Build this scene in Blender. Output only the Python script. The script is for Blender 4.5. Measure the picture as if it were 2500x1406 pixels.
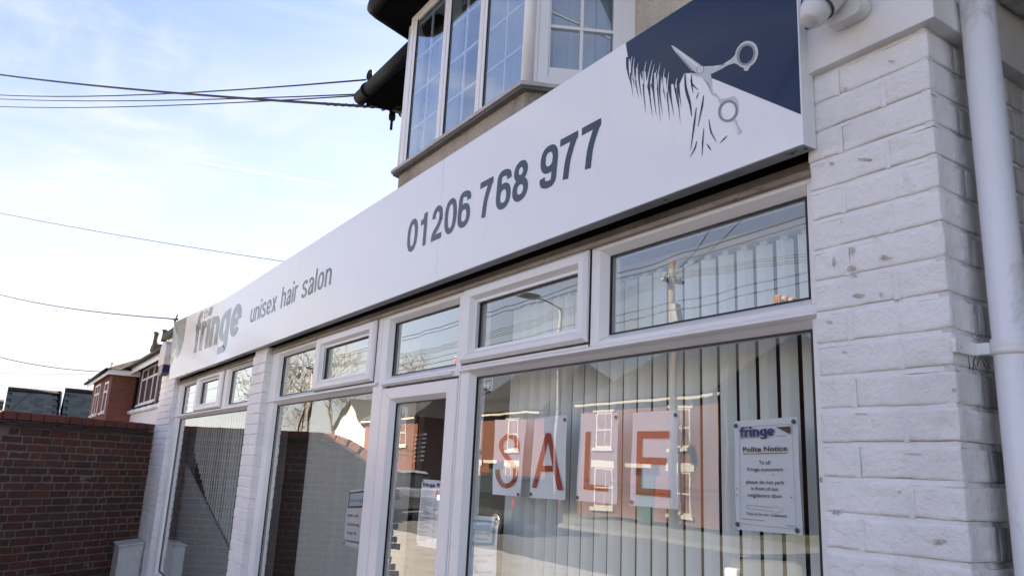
import bpy, bmesh, math, random
from mathutils import Vector, Matrix, noise
random.seed(7)
for o in list(bpy.data.objects): bpy.data.objects.remove(o)
SC = bpy.context.scene
COL = SC.collection
rad = math.radians

# ------------------------------------------------------------------ camera
CAM = Vector((0, 0, 1.6)); FPX = 1878.0
_y, _p, _r = rad(32.737), rad(13.336), rad(2.791)
fw = Vector((-math.cos(_y)*math.cos(_p), math.sin(_y)*math.cos(_p), math.sin(_p)))
rt = fw.cross(Vector((0, 0, 1))).normalized(); up = rt.cross(fw)
r2 = math.cos(_r)*rt + math.sin(_r)*up; u2 = -math.sin(_r)*rt + math.cos(_r)*up
cam = bpy.data.cameras.new('camera'); cam.sensor_width = 36; cam.lens = 36*FPX/2500; cam.clip_end = 3000; cam.clip_start = .05
camo = bpy.data.objects.new('camera', cam); COL.objects.link(camo)
camo.matrix_world = Matrix(((r2.x, u2.x, -fw.x, CAM.x), (r2.y, u2.y, -fw.y, CAM.y), (r2.z, u2.z, -fw.z, CAM.z), (0, 0, 0, 1)))
SC.camera = camo
def ray(px, py):
    """direction of the survey ray through a photo pixel (2500 x 1406)"""
    return (fw + r2*((px-1250)/FPX) - u2*((py-703)/FPX))
def P(px, py, y):
    """survey point on the vertical plane at distance y, parallel to the shop front"""
    d = ray(px, py); return CAM + d*(y/d.y)
def PX(px, py, x):
    d = ray(px, py); return CAM + d*(x/d.x)

# ------------------------------------------------------------------ light
SUN_EL = rad(36); SUN_DIR = Vector((-0.16, 1.0, 0)).normalized()*math.cos(SUN_EL) + Vector((0, 0, math.sin(SUN_EL)))
SUN_STRENGTH = 5.0; SKY_STRENGTH = 0.036; EXPOSURE = 3.42; CLOUD = 0.107
SC.view_settings.view_transform = 'Standard'; SC.view_settings.look = 'None'
SC.view_settings.exposure = EXPOSURE; SC.view_settings.gamma = 1; SC.view_settings.use_curve_mapping = False
SC.render.engine = 'CYCLES'
SC.cycles.max_bounces = 10; SC.cycles.transparent_max_bounces = 24; SC.cycles.glossy_bounces = 5; SC.cycles.diffuse_bounces = 5
SC.cycles.caustics_reflective = False; SC.cycles.caustics_refractive = False
try: SC.cycles.use_denoising = True
except Exception: pass
W = bpy.data.worlds.new('World'); SC.world = W; W.use_nodes = True
nt = W.node_tree; N = nt.nodes; Lk = nt.links; N.clear()
def wn(t, **k):
    n = N.new(t)
    for a, b in k.items(): setattr(n, a, b)
    return n
out = wn('ShaderNodeOutputWorld'); bg = wn('ShaderNodeBackground'); sky = wn('ShaderNodeTexSky', sky_type='NISHITA')
sky.sun_disc = False; sky.sun_elevation = SUN_EL; sky.sun_rotation = math.atan2(SUN_DIR.x, SUN_DIR.y)
sky.air_density = 1.0; sky.dust_density = 1.2; sky.ozone_density = 2.5
bg.inputs['Strength'].default_value = SKY_STRENGTH
geo = wn('ShaderNodeTexCoord')
def wmath(op, a, b=None, clamp=False):
    n = wn('ShaderNodeMath', operation=op, use_clamp=clamp)
    for i, v in enumerate((a, b)):
        if v is None: continue
        if isinstance(v, (int, float)): n.inputs[i].default_value = v
        else: Lk.new(v, n.inputs[i])
    return n.outputs[0]
def wnoise(scale, sc, detail, rot=(0, 0, 0), dist=0.0, rough=.55):
    m = wn('ShaderNodeMapping'); m.inputs['Scale'].default_value = sc; m.inputs['Rotation'].default_value = rot
    Lk.new(geo.outputs['Generated'], m.inputs['Vector'])
    n = wn('ShaderNodeTexNoise'); n.inputs['Scale'].default_value = scale; n.inputs['Detail'].default_value = detail
    n.inputs['Roughness'].default_value = rough; n.inputs['Distortion'].default_value = dist
    Lk.new(m.outputs[0], n.inputs['Vector']); return n.outputs['Fac']
def wramp(v, lo, hi):
    n = wn('ShaderNodeMapRange', interpolation_type='SMOOTHSTEP'); Lk.new(v, n.inputs[0])
    n.inputs[1].default_value = lo; n.inputs[2].default_value = hi; return n.outputs[0]
sepz = wn('ShaderNodeSeparateXYZ'); Lk.new(geo.outputs['Generated'], sepz.inputs[0])
c1 = wramp(wnoise(2.2, (1.0, 1.5, 3.2), 8, (0.3, 0.5, 0.2), .6), .47, .74)
c2 = wramp(wnoise(5.5, (1.2, .8, 3.0), 9, (0.5, -0.35, 0.9), .9), .46, .80)
hor = wn('ShaderNodeMapRange', interpolation_type='SMOOTHSTEP'); Lk.new(sepz.outputs['Z'], hor.inputs[0])
hor.inputs[1].default_value = .53; hor.inputs[2].default_value = .12
cl = wmath('ADD', wmath('MULTIPLY', c1, .55), wmath('MULTIPLY', c2, .34))
cl = wmath('ADD', cl, wmath('MULTIPLY', hor.outputs[0], .62), True)
# condensation trail: a thin band on the sky dome
ca, cb = ray(330, 369).normalized(), ray(930, 473).normalized()
cn = ca.cross(cb).normalized(); ct = (cb - ca).normalized(); mid = ((ca+cb)/2).dot(ct); half = abs((cb-ca).length)/2
def wdot(v):
    n = wn('ShaderNodeVectorMath', operation='DOT_PRODUCT'); Lk.new(geo.outputs['Generated'], n.inputs[0]); n.inputs[1].default_value = v
    return n.outputs['Value']
nrm = wn('ShaderNodeVectorMath', operation='NORMALIZE'); Lk.new(geo.outputs['Generated'], nrm.inputs[0])
band = wramp(wmath('ABSOLUTE', wdot(cn)), .0024, .0006)
along = wramp(wmath('ABSOLUTE', wmath('SUBTRACT', wdot(ct), mid)), half, half*.35)
trail = wmath('MULTIPLY', band, along)
cl = wmath('MAXIMUM', cl, wmath('MULTIPLY', wmath('MULTIPLY', trail, wramp(wnoise(60, (1, 1, 1), 4), .2, .6)), .95))
cl = wmath('MULTIPLY', cl, .96)
ccol = wn('ShaderNodeMix', data_type='RGBA')   # clouds: warm near the horizon, white higher up
Lk.new(hor.outputs[0], ccol.inputs[0])
ccol.inputs[6].default_value = (.95, .965, 1.03, 1); ccol.inputs[7].default_value = (1.0, 1.0, .985, 1)
csc = wn('ShaderNodeVectorMath', operation='SCALE'); Lk.new(ccol.outputs[2], csc.inputs[0]); csc.inputs['Scale'].default_value = CLOUD/SKY_STRENGTH
mx = wn('ShaderNodeMix', data_type='RGBA'); Lk.new(cl, mx.inputs[0]); tint = wn('ShaderNodeMix', data_type='RGBA', blend_type='MULTIPLY'); tint.inputs[0].default_value = 1; Lk.new(sky.outputs[0], tint.inputs[6]); tint.inputs[7].default_value = (1.0, .84, .90, 1); Lk.new(tint.outputs[2], mx.inputs[6]); Lk.new(csc.outputs[0], mx.inputs[7])
Lk.new(mx.outputs[2], bg.inputs['Color']); Lk.new(bg.outputs[0], out.inputs[0])
sl = bpy.data.lights.new('sun', 'SUN'); sl.energy = SUN_STRENGTH; sl.angle = rad(.53); sl.color = (1, .86, .68)
so = bpy.data.objects.new('sun', sl); COL.objects.link(so); so.rotation_euler = SUN_DIR.to_track_quat('Z', 'Y').to_euler(); so.location = SUN_DIR*60

# ------------------------------------------------------------------ materials
MATS = {}
def mat(name, col, rough=.6, metal=0., bump=None, var=None, spec=None, coat=0., rnd=None, stain=None):
    """bump: list of (scale, strength, detail); var: (scale, colour2, lo, hi); rnd: value jitter per object; stain: (colour, scale vec, lo, hi)"""
    if name in MATS: return MATS[name]
    m = bpy.data.materials.new(name); m.use_nodes = True; t = m.node_tree; b = t.nodes['Principled BSDF']; L = t.links.new
    b.inputs['Base Color'].default_value = (*col, 1); b.inputs['Roughness'].default_value = rough; b.inputs['Metallic'].default_value = metal
    if spec is not None: b.inputs['Specular IOR Level'].default_value = spec
    if coat: b.inputs['Coat Weight'].default_value = coat; b.inputs['Coat Roughness'].default_value = .03
    g = t.nodes.new('ShaderNodeNewGeometry'); pos = g.outputs['Position']
    colsock = None
    def mixc(fac, a, c2, mode='MIX'):
        x = t.nodes.new('ShaderNodeMix'); x.data_type = 'RGBA'; x.blend_type = mode
        if fac is not None:
            if isinstance(fac, float): x.inputs[0].default_value = fac
            else: L(fac, x.inputs[0])
        if a is None: x.inputs[6].default_value = (*col, 1)
        else: L(a, x.inputs[6])
        if isinstance(c2, tuple): x.inputs[7].default_value = (*c2, 1)
        else: L(c2, x.inputs[7])
        return x.outputs[2]
    def nz(scale, detail=6, vec=None, rough_=.6, dist=0.):
        n = t.nodes.new('ShaderNodeTexNoise'); n.inputs['Scale'].default_value = scale; n.inputs['Detail'].default_value = detail
        n.inputs['Roughness'].default_value = rough_; n.inputs['Distortion'].default_value = dist
        src = pos
        if vec:
            mp = t.nodes.new('ShaderNodeMapping'); mp.inputs['Scale'].default_value = vec; L(pos, mp.inputs['Vector']); src = mp.outputs[0]
        L(src, n.inputs['Vector']); return n.outputs['Fac']
    def mr(v, lo, hi, a=0., c=1.):
        n = t.nodes.new('ShaderNodeMapRange'); L(v, n.inputs[0]); n.inputs[1].default_value = lo; n.inputs[2].default_value = hi
        n.inputs[3].default_value = a; n.inputs[4].default_value = c; return n.outputs[0]
    if var:
        for (s, c2, lo, hi) in (var if isinstance(var, list) else [var]):
            colsock = mixc(mr(nz(s), lo, hi), colsock, c2)
    if stain:
        for (c2, vec, lo, hi, amt) in (stain if isinstance(stain, list) else [stain]):
            colsock = mixc(mr(nz(1.0, 7, vec, .65, .4), lo, hi, 0, amt), colsock, c2)
    if rnd:
        oi = t.nodes.new('ShaderNodeObjectInfo')
        if isinstance(rnd, list):
            rp = t.nodes.new('ShaderNodeValToRGB'); rp.color_ramp.interpolation = 'CONSTANT'
            for i, c3 in enumerate(rnd):
                e = rp.color_ramp.elements[i] if i < 2 else rp.color_ramp.elements.new(i/len(rnd))
                e.position = i/len(rnd); e.color = (*c3, 1)
            L(oi.outputs['Random'], rp.inputs[0]); colsock = mixc(.75, colsock, rp.outputs[0])
        else:
            hs = t.nodes.new('ShaderNodeHueSaturation'); L(mr(oi.outputs['Random'], 0, 1, 1-rnd, 1+rnd), hs.inputs['Value'])
            if colsock: L(colsock, hs.inputs['Color'])
            else: hs.inputs['Color'].default_value = (*col, 1)
            colsock = hs.outputs[0]
    if colsock: L(colsock, b.inputs['Base Color'])
    if bump:
        prev = None
        for (s, st, d) in bump:
            bp = t.nodes.new('ShaderNodeBump'); bp.inputs['Strength'].default_value = min(1, st); bp.inputs['Distance'].default_value = .01*max(1, st)
            L(nz(s, d), bp.inputs['Height'])
            if prev: L(prev, bp.inputs['Normal'])
            prev = bp.outputs[0]
        L(prev, b.inputs['Normal'])
    MATS[name] = m; return m
def glass_mat(name, wave=.012, wscale=5., ior=1.5, tint=(.90, .95, .93), layers=4.):
    m = bpy.data.materials.new(name); m.use_nodes = True; t = m.node_tree; t.nodes.clear(); L = t.links.new
    o = t.nodes.new('ShaderNodeOutputMaterial'); tr = t.nodes.new('ShaderNodeBsdfTransparent'); gl = t.nodes.new('ShaderNodeBsdfGlossy')
    tr.inputs[0].default_value = (*tint, 1); gl.inputs['Roughness'].default_value = 0; gl.inputs['Color'].default_value = (.97, 1, .99, 1)
    g = t.nodes.new('ShaderNodeNewGeometry'); fr = t.nodes.new('ShaderNodeFresnel'); fr.inputs['IOR'].default_value = ior
    def mm(op, a, b):
        n = t.nodes.new('ShaderNodeMath'); n.operation = op
        for i, v in enumerate((a, b)):
            if isinstance(v, (int, float)): n.inputs[i].default_value = v
            else: L(v, n.inputs[i])
        return n.outputs[0]
    # several sheet surfaces: R = n r / (1 + (n-1) r); only the outer face of each sheet carries it
    R = mm('DIVIDE', mm('MULTIPLY', fr.outputs[0], layers), mm('ADD', mm('MULTIPLY', fr.outputs[0], layers-1), 1.0))
    R = mm('MULTIPLY', R, mm('SUBTRACT', 1.0, g.outputs['Backfacing']))
    n1 = t.nodes.new('ShaderNodeTexNoise'); n1.inputs['Scale'].default_value = wscale; n1.inputs['Detail'].default_value = 1.0
    L(g.outputs['Position'], n1.inputs['Vector'])
    bp = t.nodes.new('ShaderNodeBump'); bp.inputs['Strength'].default_value = 1; bp.inputs['Distance'].default_value = wave
    L(n1.outputs['Fac'], bp.inputs['Height']); L(bp.outputs[0], gl.inputs['Normal'])
    mxs = t.nodes.new('ShaderNodeMixShader'); L(R, mxs.inputs[0]); L(tr.outputs[0], mxs.inputs[1]); L(gl.outputs[0], mxs.inputs[2]); L(mxs.outputs[0], o.inputs[0])
    return m
def brick_far(name, c1, c2, mortar, sx=.235, sz=.075):
    """brickwork too far off to tell the bricks apart"""
    m = bpy.data.materials.new(name); m.use_nodes = True; t = m.node_tree; b = t.nodes['Principled BSDF']; L = t.links.new
    g = t.nodes.new('ShaderNodeNewGeometry'); s = t.nodes.new('ShaderNodeSeparateXYZ'); L(g.outputs['Position'], s.inputs[0])
    a = t.nodes.new('ShaderNodeMath'); a.operation = 'ADD'; L(s.outputs[0], a.inputs[0]); L(s.outputs[1], a.inputs[1])
    c = t.nodes.new('ShaderNodeCombineXYZ'); L(a.outputs[0], c.inputs[0]); L(s.outputs[2], c.inputs[1])
    br = t.nodes.new('ShaderNodeTexBrick'); L(c.outputs[0], br.inputs['Vector']); br.inputs['Scale'].default_value = 1
    br.inputs['Brick Width'].default_value = sx; br.inputs['Row Height'].default_value = sz; br.inputs['Mortar Size'].default_value = .006
    br.inputs['Color1'].default_value = (*c1, 1); br.inputs['Color2'].default_value = (*c2, 1); br.inputs['Mortar'].default_value = (*mortar, 1)
    L(br.outputs['Color'], b.inputs['Base Color']); b.inputs['Roughness'].default_value = .85
    bp = t.nodes.new('ShaderNodeBump'); bp.inputs['Strength'].default_value = .5; bp.inputs['Distance'].default_value = .01; bp.invert = True
    L(br.outputs['Fac'], bp.inputs['Height']); L(bp.outputs[0], b.inputs['Normal'])
    return m
M = {}
M['paint'] = mat('white_brick_paint', (.89, .872, .86), .5, bump=[(14, .45, 6), (45, .5, 7), (170, .3, 6), (7, .3, 4)], var=(3.0, (.74, .73, .715), .48, .8), rnd=.02,
                 stain=[((.48, .45, .40), (7, 7, 3.2), .60, .80, .5), ((.30, .27, .23), (24, 24, 40), .66, .74, .8)])
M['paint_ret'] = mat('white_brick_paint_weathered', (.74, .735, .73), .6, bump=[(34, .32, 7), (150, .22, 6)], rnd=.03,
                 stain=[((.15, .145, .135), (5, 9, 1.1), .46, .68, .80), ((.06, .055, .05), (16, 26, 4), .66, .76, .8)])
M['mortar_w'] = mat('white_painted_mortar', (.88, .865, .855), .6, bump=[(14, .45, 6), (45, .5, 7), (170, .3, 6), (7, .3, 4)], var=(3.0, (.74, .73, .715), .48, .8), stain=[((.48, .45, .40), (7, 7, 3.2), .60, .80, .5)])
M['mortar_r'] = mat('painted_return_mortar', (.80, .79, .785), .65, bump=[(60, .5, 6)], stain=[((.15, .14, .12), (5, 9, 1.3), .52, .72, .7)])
M['upvc'] = mat('white_upvc', (.88, .868, .86), .28, bump=[(3, .03, 2)], var=(2.2, (.74, .735, .73), .5, .8), stain=[((.50, .46, .40), (3, 3, 11), .63, .82, .42)])
M['upvc_clean'] = mat('white_upvc_bay', (.86, .86, .87), .3)
M['gasket'] = mat('black_gasket', (.012, .012, .013), .5)
M['chip'] = mat('bare_brick_chip', (.60, .57, .52), .9, bump=[(60, .6, 5)], var=(90, (.34, .31, .27), .45, .65))
M['trim'] = mat('weathered_head_trim', (.36, .325, .28), .7, bump=[(40, .3, 5)], var=(5, (.24, .20, .16), .42, .68), stain=[((.05, .04, .03), (9, 9, 40), .6, .7, .8)])
M['shade_strip'] = mat('darkened_head_timber', (.15, .132, .112), .8, bump=[(40, .4, 5)], var=(6, (.08, .07, .06), .42, .68))  # trim brown darkened part way to the shaded gap under the sign
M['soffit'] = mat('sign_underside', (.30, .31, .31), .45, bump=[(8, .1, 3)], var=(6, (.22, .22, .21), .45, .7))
M['sign'] = mat('gloss_white_sign', (.90, .89, .90), .05, spec=.95, bump=[(1.6, .016, 1)], stain=[((.70, .68, .65), (4, 4, 1.2), .58, .85, .35)])
M['sign_edge'] = mat('sign_return_white', (.74, .75, .77), .25)
M['navy'] = mat('navy_print', (.008, .018, .050), .06, bump=[(1.6, .016, 1)], spec=.5)
M['slate_print'] = mat('slate_blue_print', (.016, .022, .038), .05, bump=[(1.6, .016, 1)], spec=.7)
M['sheen_print'] = mat('navy_print_sheen', (.12, .135, .145), .05, spec=1.0)  # navy print lightened: grazing sky reflection put into the grey
M['sheen_print2'] = mat('navy_print_pale_sheen', (.20, .225, .235), .05, spec=1.0)  # far left emblem: paler still, sky reflection put into the colour
M['sliver'] = mat('white_print', (.78, .79, .82), .1)
M['silver'] = mat('silver_print', (.58, .60, .60), .25)
M['silver2'] = mat('silver_print_dark', (.26, .28, .30), .25)
M['silver3'] = mat('silver_print_light', (.82, .84, .84), .25)
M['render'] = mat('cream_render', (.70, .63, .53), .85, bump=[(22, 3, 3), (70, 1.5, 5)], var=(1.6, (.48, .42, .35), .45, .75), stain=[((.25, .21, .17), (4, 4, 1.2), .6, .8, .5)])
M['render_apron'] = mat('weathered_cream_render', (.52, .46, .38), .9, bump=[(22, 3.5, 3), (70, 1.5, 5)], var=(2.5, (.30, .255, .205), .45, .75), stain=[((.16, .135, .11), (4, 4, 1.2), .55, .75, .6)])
M['lead'] = mat('grey_sill_edge', (.52, .51, .49), .55, var=(8, (.40, .39, .37), .45, .7))
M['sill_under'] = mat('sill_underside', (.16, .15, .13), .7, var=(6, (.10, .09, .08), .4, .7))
M['black'] = mat('black_gutter_plastic', (.006, .0065, .0065), .5, spec=.15)
M['blackwood'] = mat('black_painted_timber', (.004, .004, .004), .8, spec=.05)
M['roof'] = mat('dark_roof_tile', (.014, .012, .012), .9, spec=.1, bump=[(9, .6, 4)], var=(3, (.03, .03, .03), .4, .7))
M['cctv'] = mat('white_cctv_plastic', (.72, .72, .71), .35, stain=[((.30, .27, .22), (25, 25, 12), .56, .75, .55)])
M['pipe'] = mat('white_painted_pipe', (.87, .86, .86), .38, bump=[(90, .12, 4)], stain=[((.42, .40, .33), (9, 9, 5), .60, .72, .6)])
M['gutterw'] = mat('grimy_white_gutter', (.58, .57, .54), .5, var=(8, (.30, .285, .25), .45, .68), stain=[((.10, .09, .07), (9, 9, 20), .56, .7, .7)])
M['fascia'] = mat('white_fascia_beam', (.80, .79, .78), .5, bump=[(14, .12, 4)], var=(3, (.62, .60, .58), .45, .75), stain=[((.36, .32, .27), (4, 4, 9), .62, .8, .5)])
M['brick_r'] = mat('red_garden_brick', (.16, .042, .028), .85, bump=[(45, .6, 6), (160, .3, 4)], var=(9, (.10, .032, .024), .42, .72),
                   rnd=[(.105, .036, .024), (.078, .031, .024), (.054, .029, .026), (.092, .042, .030), (.120, .040, .026), (.066, .036, .028), (.086, .030, .022), (.046, .030, .027)],
                   stain=[((.26, .22, .20), (5, 5, 5), .56, .86, .55), ((.035, .028, .024), (1.8, 1.8, 4), .44, .70, .72), ((.10, .085, .06), (14, 14, 14), .56, .72, .45)])
M['mortar_g'] = mat('grey_mortar', (.19, .165, .14), .95, bump=[(60, .6, 6)], var=(4, (.15, .125, .10), .4, .7), stain=[((.06, .06, .05), (3, 3, 3), .55, .7, .6)])
M['coping'] = mat('red_coping_brick', (.125, .036, .026), .8, bump=[(45, .5, 6)], rnd=.18, stain=[((.05, .035, .030), (8, 8, 8), .52, .72, .7)])
M['tile'] = mat('dark_creasing_tile', (.06, .036, .030), .85, bump=[(50, .6, 5)], rnd=.25, var=(14, (.12, .09, .075), .55, .8))
M['slat'] = mat('pale_blind_fabric', (.80, .83, .79), .85, bump=[(220, .1, 3)], rnd=.03)
M['slat_grey'] = mat('grey_blind_fabric', (.60, .62, .57), .85, bump=[(220, .1, 3)], rnd=.06)
M['rail'] = mat('blind_headrail', (.6, .6, .6), .4)
M['paper'] = mat('white_paper', (.88, .885, .90), .5, bump=[(7, .25, 3)])
M['paper_blue'] = mat('laminated_paper', (.76, .80, .84), .3, bump=[(6, .2, 3)])
M['red'] = mat('red_print', (.36, .030, .016), .5)
M['ink'] = mat('dark_grey_ink', (.06, .055, .06), .5)
M['ink_navy'] = mat('navy_ink', (.022, .030, .16), .5)
M['ink_brown'] = mat('brown_ink', (.075, .045, .018), .5)
M['ink_pale'] = mat('pale_grey_ink', (.38, .42, .45), .5)
M['blue'] = mat('sky_blue_print', (.07, .30, .48), .5)
M['palebl'] = mat('pale_blue_print', (.58, .72, .80), .5)
M['decal'] = mat('frosted_white_decal', (.75, .80, .80), .5)
M['putty'] = mat('grey_putty', (.085, .10, .115), .6)
M['inwall'] = mat('salon_wall', (.20, .19, .175), .9)
M['infloor'] = mat('salon_floor', (.11, .085, .065), .5)
M['board'] = mat('grey_display_board', (.50, .52, .51), .8)
M['curtain'] = mat('net_curtain', (.66, .66, .68), .9)
M['glass'] = glass_mat('window_glass', .0005, 4., layers=2.1, tint=(.98, .99, .985))
M['glass_wavy'] = glass_mat('wavy_window_glass', .00028, 5., layers=8)
M['glass_mid'] = glass_mat('side_window_glass', .00028, 5., layers=3.2, tint=(.98, .99, .985))
M['glass_fan'] = glass_mat('fanlight_glass', .0006, 4., layers=5, tint=(.97, .99, 1))
M['glass_bay'] = glass_mat('bay_glass', .0006, 3., layers=5, tint=(.85, .9, .93))
M['glass_far'] = glass_mat('far_glass', .001, 2., layers=5)
M['wire'] = mat('black_cable', (.012, .012, .014), .5)
M['wire_grey'] = mat('grey_cable', (.06, .06, .065), .5)
M['box'] = mat('white_meter_box_plastic', (.60, .60, .585), .5, bump=[(12, .1, 4)], var=(6, (.46, .455, .43), .48, .7), stain=[((.2, .19, .15), (8, 8, 3), .6, .75, .6)])
M['alarm'] = mat('cream_alarm_box', (.62, .58, .52), .4, var=(14, (.40, .37, .33), .5, .7))
M['alarm_blue'] = mat('dark_blue_lens', (.012, .010, .07), .25)
M['houseA'] = brick_far('dark_red_brickwork', (.085, .030, .024), (.055, .024, .022), (.09, .07, .06))
M['houseB'] = brick_far('mixed_red_brickwork', (.22, .060, .028), (.13, .048, .032), (.16, .12, .09))
M['houseBf'] = brick_far('orange_red_brickwork', (.19, .048, .024), (.15, .040, .022), (.11, .07, .05))
M['terrace'] = brick_far('terrace_brickwork', (.115, .030, .012), (.075, .021, .010), (.11, .07, .05))
M['terrace2'] = brick_far('terrace_brickwork_pink', (.12, .036, .018), (.08, .026, .014), (.12, .085, .065))
M['stone'] = mat('painted_stone_trim', (.36, .335, .29), .6)
M['cream'] = mat('cream_painted_wall', (.45, .40, .28), .7, bump=[(30, .2, 4)])
M['slate'] = mat('blue_grey_slate', (.010, .014, .020), .95, spec=.0, bump=[(14, .5, 5)], rnd=.22)
M['slate_dark'] = mat('roofing_underlay', (.008, .011, .016), .95, spec=.0)
M['slate_t'] = mat('terrace_slate', (.034, .034, .036), .9, spec=.08, bump=[(14, .5, 5)], var=(2, (.045, .042, .045), .4, .7))
M['pot'] = mat('grimy_chimney_pot', (.10, .085, .06), .85, var=(6, (.05, .045, .035), .4, .7))
M['pot_r'] = mat('terracotta_pot', (.34, .15, .08), .8)
M['asphalt'] = mat('asphalt', (.058, .057, .056), .9, bump=[(120, .5, 5)], var=(.8, (.07, .068, .066), .4, .7))
M['paving'] = mat('concrete_paving', (.26, .252, .24), .85, bump=[(60, .3, 5)], var=(2, (.19, .18, .17), .4, .7))
M['paving_dark'] = mat('grey_paving_slabs', (.13, .127, .12), .85, bump=[(60, .3, 5)], var=(2, (.10, .098, .094), .4, .7))
M['grass'] = mat('winter_grass', (.06, .075, .03), .95, var=(1.4, (.085, .08, .04), .4, .7), bump=[(30, .6, 5)])
M['bark'] = mat('bare_bark', (.085, .068, .05), .9, bump=[(20, .5, 4)])
M['polewood'] = mat('weathered_pole_timber', (.075, .058, .042), .85, bump=[(9, .4, 5)], stain=[((.08, .06, .045), (9, 9, .6), .45, .7, .7)])
M['metal_grey'] = mat('galvanised_steel', (.12, .125, .13), .6, metal=.3)
M['car_dark'] = mat('dark_car_paint', (.018, .020, .024), .22, coat=1.)
M['car_silver'] = mat('silver_car_paint', (.42, .43, .43), .25, metal=.5, coat=1.)
M['car_beige'] = mat('champagne_car_paint', (.30, .285, .255), .25, metal=.5, coat=1.)
M['tyre'] = mat('black_rubber', (.018, .018, .018), .85)
M['rim'] = mat('alloy_wheel', (.5, .5, .5), .3, metal=.8)
M['carglass'] = mat('tinted_car_glass', (.02, .024, .026), .05)
M['lamp_red'] = mat('red_lamp_lens', (.25, .01, .01), .2)
M['lamp_clear'] = mat('clear_lamp_lens', (.7, .72, .74), .1)
M['number'] = mat('white_number_plate', (.75, .75, .72), .4)
M['door_r'] = mat('dark_green_door', (.02, .05, .035), .4)

def grime_band(m, y0, half, ztop):
    """run-off dirt left on the wall behind the downpipe"""
    t = m.node_tree; L = t.links.new; b = t.nodes['Principled BSDF']; src = b.inputs['Base Color'].links[0].from_socket
    g = t.nodes.new('ShaderNodeNewGeometry'); sp = t.nodes.new('ShaderNodeSeparateXYZ'); L(g.outputs['Position'], sp.inputs[0])
    def mm(op, a, c):
        n = t.nodes.new('ShaderNodeMath'); n.operation = op
        for i, v in enumerate((a, c)):
            if isinstance(v, (int, float)): n.inputs[i].default_value = v
            else: L(v, n.inputs[i])
        return n.outputs[0]
    def ss(v, lo, hi):
        n = t.nodes.new('ShaderNodeMapRange'); n.interpolation_type = 'SMOOTHSTEP'; L(v, n.inputs[0]); n.inputs[1].default_value = lo; n.inputs[2].default_value = hi; return n.outputs[0]
    mp = t.nodes.new('ShaderNodeMapping'); mp.inputs['Scale'].default_value = (22, 22, 2.2); L(g.outputs['Position'], mp.inputs[0])
    n = t.nodes.new('ShaderNodeTexNoise'); n.inputs['Scale'].default_value = 1; n.inputs['Detail'].default_value = 8; n.inputs['Roughness'].default_value = .65; L(mp.outputs[0], n.inputs['Vector'])
    f = mm('MULTIPLY', ss(mm('ABSOLUTE', mm('SUBTRACT', sp.outputs['Y'], y0), 0), half, half*.25), ss(n.outputs['Fac'], .34, .66))
    f = mm('MULTIPLY', f, mm('ADD', mm('MULTIPLY', ss(sp.outputs['Z'], ztop, ztop-.25), .55), .3))
    x = t.nodes.new('ShaderNodeMix'); x.data_type = 'RGBA'; L(f, x.inputs[0]); L(src, x.inputs[6]); x.inputs[7].default_value = (.075, .070, .062, 1); L(x.outputs[2], b.inputs['Base Color'])
grime_band(M['paint_ret'], 1.70, .13, 2.1); grime_band(M['mortar_r'], 1.70, .13, 2.1)

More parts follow.
